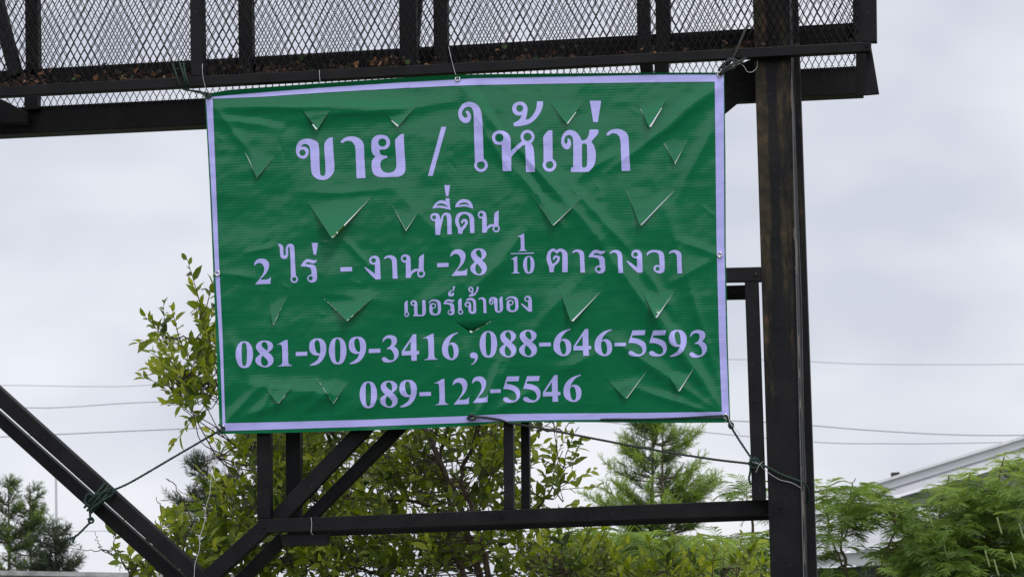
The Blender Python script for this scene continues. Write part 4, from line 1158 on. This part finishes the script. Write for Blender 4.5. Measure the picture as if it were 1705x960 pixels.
feathery(t, [[(1260, 1370, 6.6), (1255, 1100, 6.6), (1250, 930, 6.6), (1256, 840, 6.6), (1262, 790, 6.6)], [(1255, 1050, 6.6), (1210, 940, 6.6), (1195, 890, 6.6)], [(1255, 1050, 6.6), (1300, 900, 6.6), (1310, 820, 6.6)]],
    [(.02, .005), (.012, .004), (.012, .005)],
    [(1252, 826, 14, 14, 6.2, 7.4, 5, .62), (1235, 918, 50, 28, 6.0, 7.4, 26, .58), (1300, 880, 20, 60, 6.4, 7.4, 16, .45), (1240, 1000, 90, 40, 6.2, 7.4, 30, .4)],
    M_FEATHER, 23)
t = attach("feathery_shrub", "drooping feathery-leaved shrub below the lower beam, in front of the conifer", "shrub", P(1060, 1360, 5.4) * (1, 1, 0))
feathery(t, [[(1060, 1390, 5.4), (1060, 1100, 5.4), (1050, 950, 5.4), (1040, 900, 5.4)], [(1060, 1100, 5.4), (1130, 960, 5.4), (1150, 900, 5.4)], [(1060, 1100, 5.4), (980, 960, 5.4), (960, 890, 5.4)]],
    [(.02, .006), (.012, .004), (.012, .004)],
    [(1010, 922, 90, 22, 4.0, 5.8, 36, .5), (1120, 924, 80, 22, 4.0, 5.8, 30, .55), (980, 905, 40, 10, 4.9, 5.8, 6, .55), (1075, 960, 140, 40, 4.9, 6.2, 46, .36)],
    M_FEATHER, 24, L_=.30, pl=.09, droop=1.5)

# ------------------------------------------------------------------ conifers
def conifer(name, label, stems, Y, mat_, seed, tiers, nl=.075, wn=.008, dens=1.0, tint0=.42):
    """stems: [(px, base py, top py)]; tiers: (py, reach in px) of the crown outline"""
    global RNG
    RNG = np.random.default_rng(seed)
    s = PX(Y)
    gy_ = 971 + 1.6 / s
    root = attach(name, label, "tree", P(stems[0][0], gy_, Y) * (1, 1, 0))
    wb = MB(); V, F, T = [], [], []
    tys = np.array([q[0] for q in tiers], float); trs = np.array([q[1] for q in tiers], float)
    for px_, by_, ty_ in stems:
        base_ = P(px_, by_, Y); top = P(px_ + (0 if by_ > 1000 else 4), ty_, Y)
        if by_ > 1000: base_[2] = 0
        sp = smooth_path([base_, (base_ + top) / 2 + (.02, 0, 0), top], 8)
        tube(wb, sp, np.linspace(.05, .008, len(sp)), 7)
    sx = stems[0][0]
    y0, y1 = tys[0], tys[-1]
    nbr = int((y1 - y0) * s / .016 * dens)
    for i in range(nbr):
        ntier = max(4, int((y1 - y0) * s / .17))
        py_ = y0 + (y1 - y0) * (RNG.integers(ntier) + .5 + RNG.normal(0, .2)) / ntier
        px_, by_, ty_ = stems[RNG.integers(len(stems))]
        if py_ < ty_: px_, by_, ty_ = min(stems, key=lambda q: q[2])
        R_ = np.interp(py_, tys, trs) * s * RNG.uniform(.55, 1.08)
        az = RNG.uniform(0, 2 * math.pi)
        b_ = P(px_, min(py_ + .25 * R_ / s, by_), Y)
        hd = np.array([math.cos(az), math.sin(az), 0])
        # rising, upturned branch
        p1 = b_ + hd * R_ * .5 + np.array([0, 0, .10 * R_]); p2 = b_ + hd * R_ + np.array([0, 0, .42 * R_])
        sp = smooth_path([b_, p1, p2], 6)
        tube(wb, sp, np.linspace(.012, .003, len(sp)), 4)
        L_ = R_ * 1.1
        nt_ = max(5, int(L_ / .022))
        for k in range(nt_):
            q = .22 + .78 * (k + RNG.random()) / nt_
            f_ = q * (len(sp) - 1); ii = min(len(sp) - 2, int(f_))
            c = sp[ii] + (sp[ii + 1] - sp[ii]) * (f_ - ii)
            ax = unit(sp[ii + 1] - sp[ii])
            td_ = unit(ax * .9 + rnd() * .55 + np.array([0, 0, .35]))
            tl_ = (.10 + .10 * RNG.random()) * (1.15 - .4 * q)
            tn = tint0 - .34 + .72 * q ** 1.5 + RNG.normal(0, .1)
            m_ = int(tl_ / .012)
            for r_ in range(m_):
                u_ = (r_ + .5) / m_
                nb = c + td_ * tl_ * u_
                nd = unit(td_ * .9 + unit(rnd()) * .75)
                sd_ = unit(np.cross(nd, rnd()))
                n0 = len(V)
                V.extend([nb - sd_ * wn * .5, nb + sd_ * wn * .5, nb + nd * nl * .6 + sd_ * wn * .42, nb + nd * nl, nb + nd * nl * .6 - sd_ * wn * .42])
                F.append((n0, n0 + 1, n0 + 2, n0 + 3, n0 + 4))
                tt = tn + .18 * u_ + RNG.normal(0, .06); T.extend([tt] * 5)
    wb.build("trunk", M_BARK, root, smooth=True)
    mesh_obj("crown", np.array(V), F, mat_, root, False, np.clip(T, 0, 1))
    return root
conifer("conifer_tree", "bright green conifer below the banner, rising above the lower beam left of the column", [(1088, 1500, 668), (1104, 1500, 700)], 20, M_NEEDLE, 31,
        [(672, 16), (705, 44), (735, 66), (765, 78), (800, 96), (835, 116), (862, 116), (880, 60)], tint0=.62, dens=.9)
conifer("conifer_tree", "pale olive conifer with two pointed tops at the left edge", [(14, 1300, 800), (50, 1300, 812)], 25, M_NEEDLE, 32,
        [(800, 5), (830, 22), (870, 48), (910, 60), (960, 66)], tint0=.2, dens=.9)
conifer("conifer_tree", "dark low conifer right of the pale pointed one above the concrete wall", [(92, 1300, 885)], 22, M_NEEDLE_D, 33,
        [(880, 14), (900, 36), (925, 44), (960, 46)], dens=1.2)
conifer("conifer_tree", "dark wispy conifer between the double brace and the banner's lower left corner", [(345, 1300, 758)], 20, M_NEEDLE_D, 34,
        [(758, 16), (785, 44), (815, 58), (850, 64), (890, 60)], dens=.7)

# ------------------------------------------------------------------ buildings, wall, pole, power lines
def solid(name, pts, Y, depth, mat_, parent=None, skew=0.0, bevel=0.0):
    b_ = MB(); prism(b_, pts, Y, depth, skew)
    return b_.build(name, mat_, parent, bevel=bevel)
shed = attach("warehouse", "large pale warehouse with a sloping white roof edge at the right", "building", P(1600, 1140, 40) * (1, 1, 0))
zg = lambda x, Y: 971 + (x - 852) * -0.035 + 1.6 / PX(Y)
solid("wall", [(1500, 826), (1900, 712), (1900, zg(1900, 40)), (1500, zg(1500, 40))], 40, 25, M_GREYW, shed, .1)
solid("fascia", [(1441, 811), (1905, 668), (1905, 697), (1505, 820), (1450, 834)], 39.6, 0.35, M_WHITE, shed)
solid("gutter", [(1436, 808), (1905, 663), (1905, 667), (1438, 812)], 39.5, 0.6, M_WHITE, shed)
solid("seam", [(1446, 823), (1905, 682), (1905, 684), (1446, 825.5)], 39.58, 0.02, M_GREYW, shed)
solid("vent", [(1485, 786), (1498, 785), (1498, 797), (1485, 800)], 40.5, 0.15, M_DARK, shed)
low = attach("lean_to", "low shed with a corrugated metal roof and white gutter beside the warehouse", "building", P(1430, 1200, 30) * (1, 1, 0))
e0, e1 = P(1290, 923, 30), P(1640, 905, 30)
g0, g1 = P(1290, 852, 37), P(1640, 840, 37)
nn_, V, F = 96, [], []
for i in range(nn_ + 1):
    t_ = i / nn_
    up = .035 * (1 if (i % 8) in (1, 2) else 0)
    for a_, c_ in ((e0, e1), (g0, g1)):
        p = a_ + (c_ - a_) * t_; V.append(p + (0, 0, up))
    for a_, c_ in ((e0, e1), (g0, g1)):
        p = a_ + (c_ - a_) * t_; V.append(p + (0, 0, up - .02))
for i in range(nn_):
    k = i * 4
    F += [(k, k + 4, k + 5, k + 1), (k + 2, k + 3, k + 7, k + 6), (k, k + 2, k + 6, k + 4)]
mesh_obj("roof", np.array(V), F, M_ROOF, low)
solid("gutter", [(1290, 926), (1640, 908), (1640, 930), (1290, 947)], 30.2, 0.2, M_WHITE, low)
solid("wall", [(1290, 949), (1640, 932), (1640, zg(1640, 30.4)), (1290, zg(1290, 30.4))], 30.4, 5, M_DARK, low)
wl = attach("concrete_wall", "grey concrete boundary wall along the lower left edge", "wall", P(100, 1270, 12) * (1, 1, 0))
solid("coping", [(-400, 942), (420, 956), (420, 963), (-400, 951)], 11.95, 0.3, M_CONC, wl)
solid("wall", [(-390, 951), (415, 963), (415, zg(415, 12)), (-390, zg(-390, 12))], 12, 0.2, M_CONC, wl)
pb = MB(); pt_ = P(93, 778, 30); tube(pb, [pt_ * (1, 1, 0), pt_ * (1, 1, .5), pt_], [.03, .024, .018], 10)
tag(pb.build("lamp_pole", M_POLE, None, smooth=True), "thin grey pole standing behind the double brace at the left", "pole")

def line(pts, r, label):
    b_ = MB(); tube(b_, smooth_path(pp(pts), 10), r, 6)
    tag(b_.build("power_line", M_CABLE, None, smooth=True), label, "power line", "overhead power lines")
YP = 45
line([(-400, 745, YP), (0, 727, YP), (345, 712, YP), (800, 697, YP), (1213, 700, YP), (1450, 716, YP), (1580, 723, YP), (1705, 724, YP), (2000, 718, YP)], .011, "thick power line running behind the banner's bottom edge to the right edge")
line([(-400, 688, YP), (0, 679, YP), (100, 678, YP), (300, 668, YP), (700, 672, YP), (1100, 712, YP), (1350, 735, YP), (1480, 738, YP), (1620, 737, YP), (2000, 728, YP)], .009, "middle power line at the left that ends lowest at the right")
line([(-400, 640, YP), (0, 641, YP), (150, 643, YP), (272, 639, YP), (700, 605, YP), (1215, 598, YP), (1450, 606, YP), (1705, 606, YP), (2000, 602, YP)], .006, "faint topmost power line")
line([(-400, 885, YP), (60, 884, YP), (200, 883, YP), (420, 880, YP)], .007, "faint lowest power line beside the pole at the left")
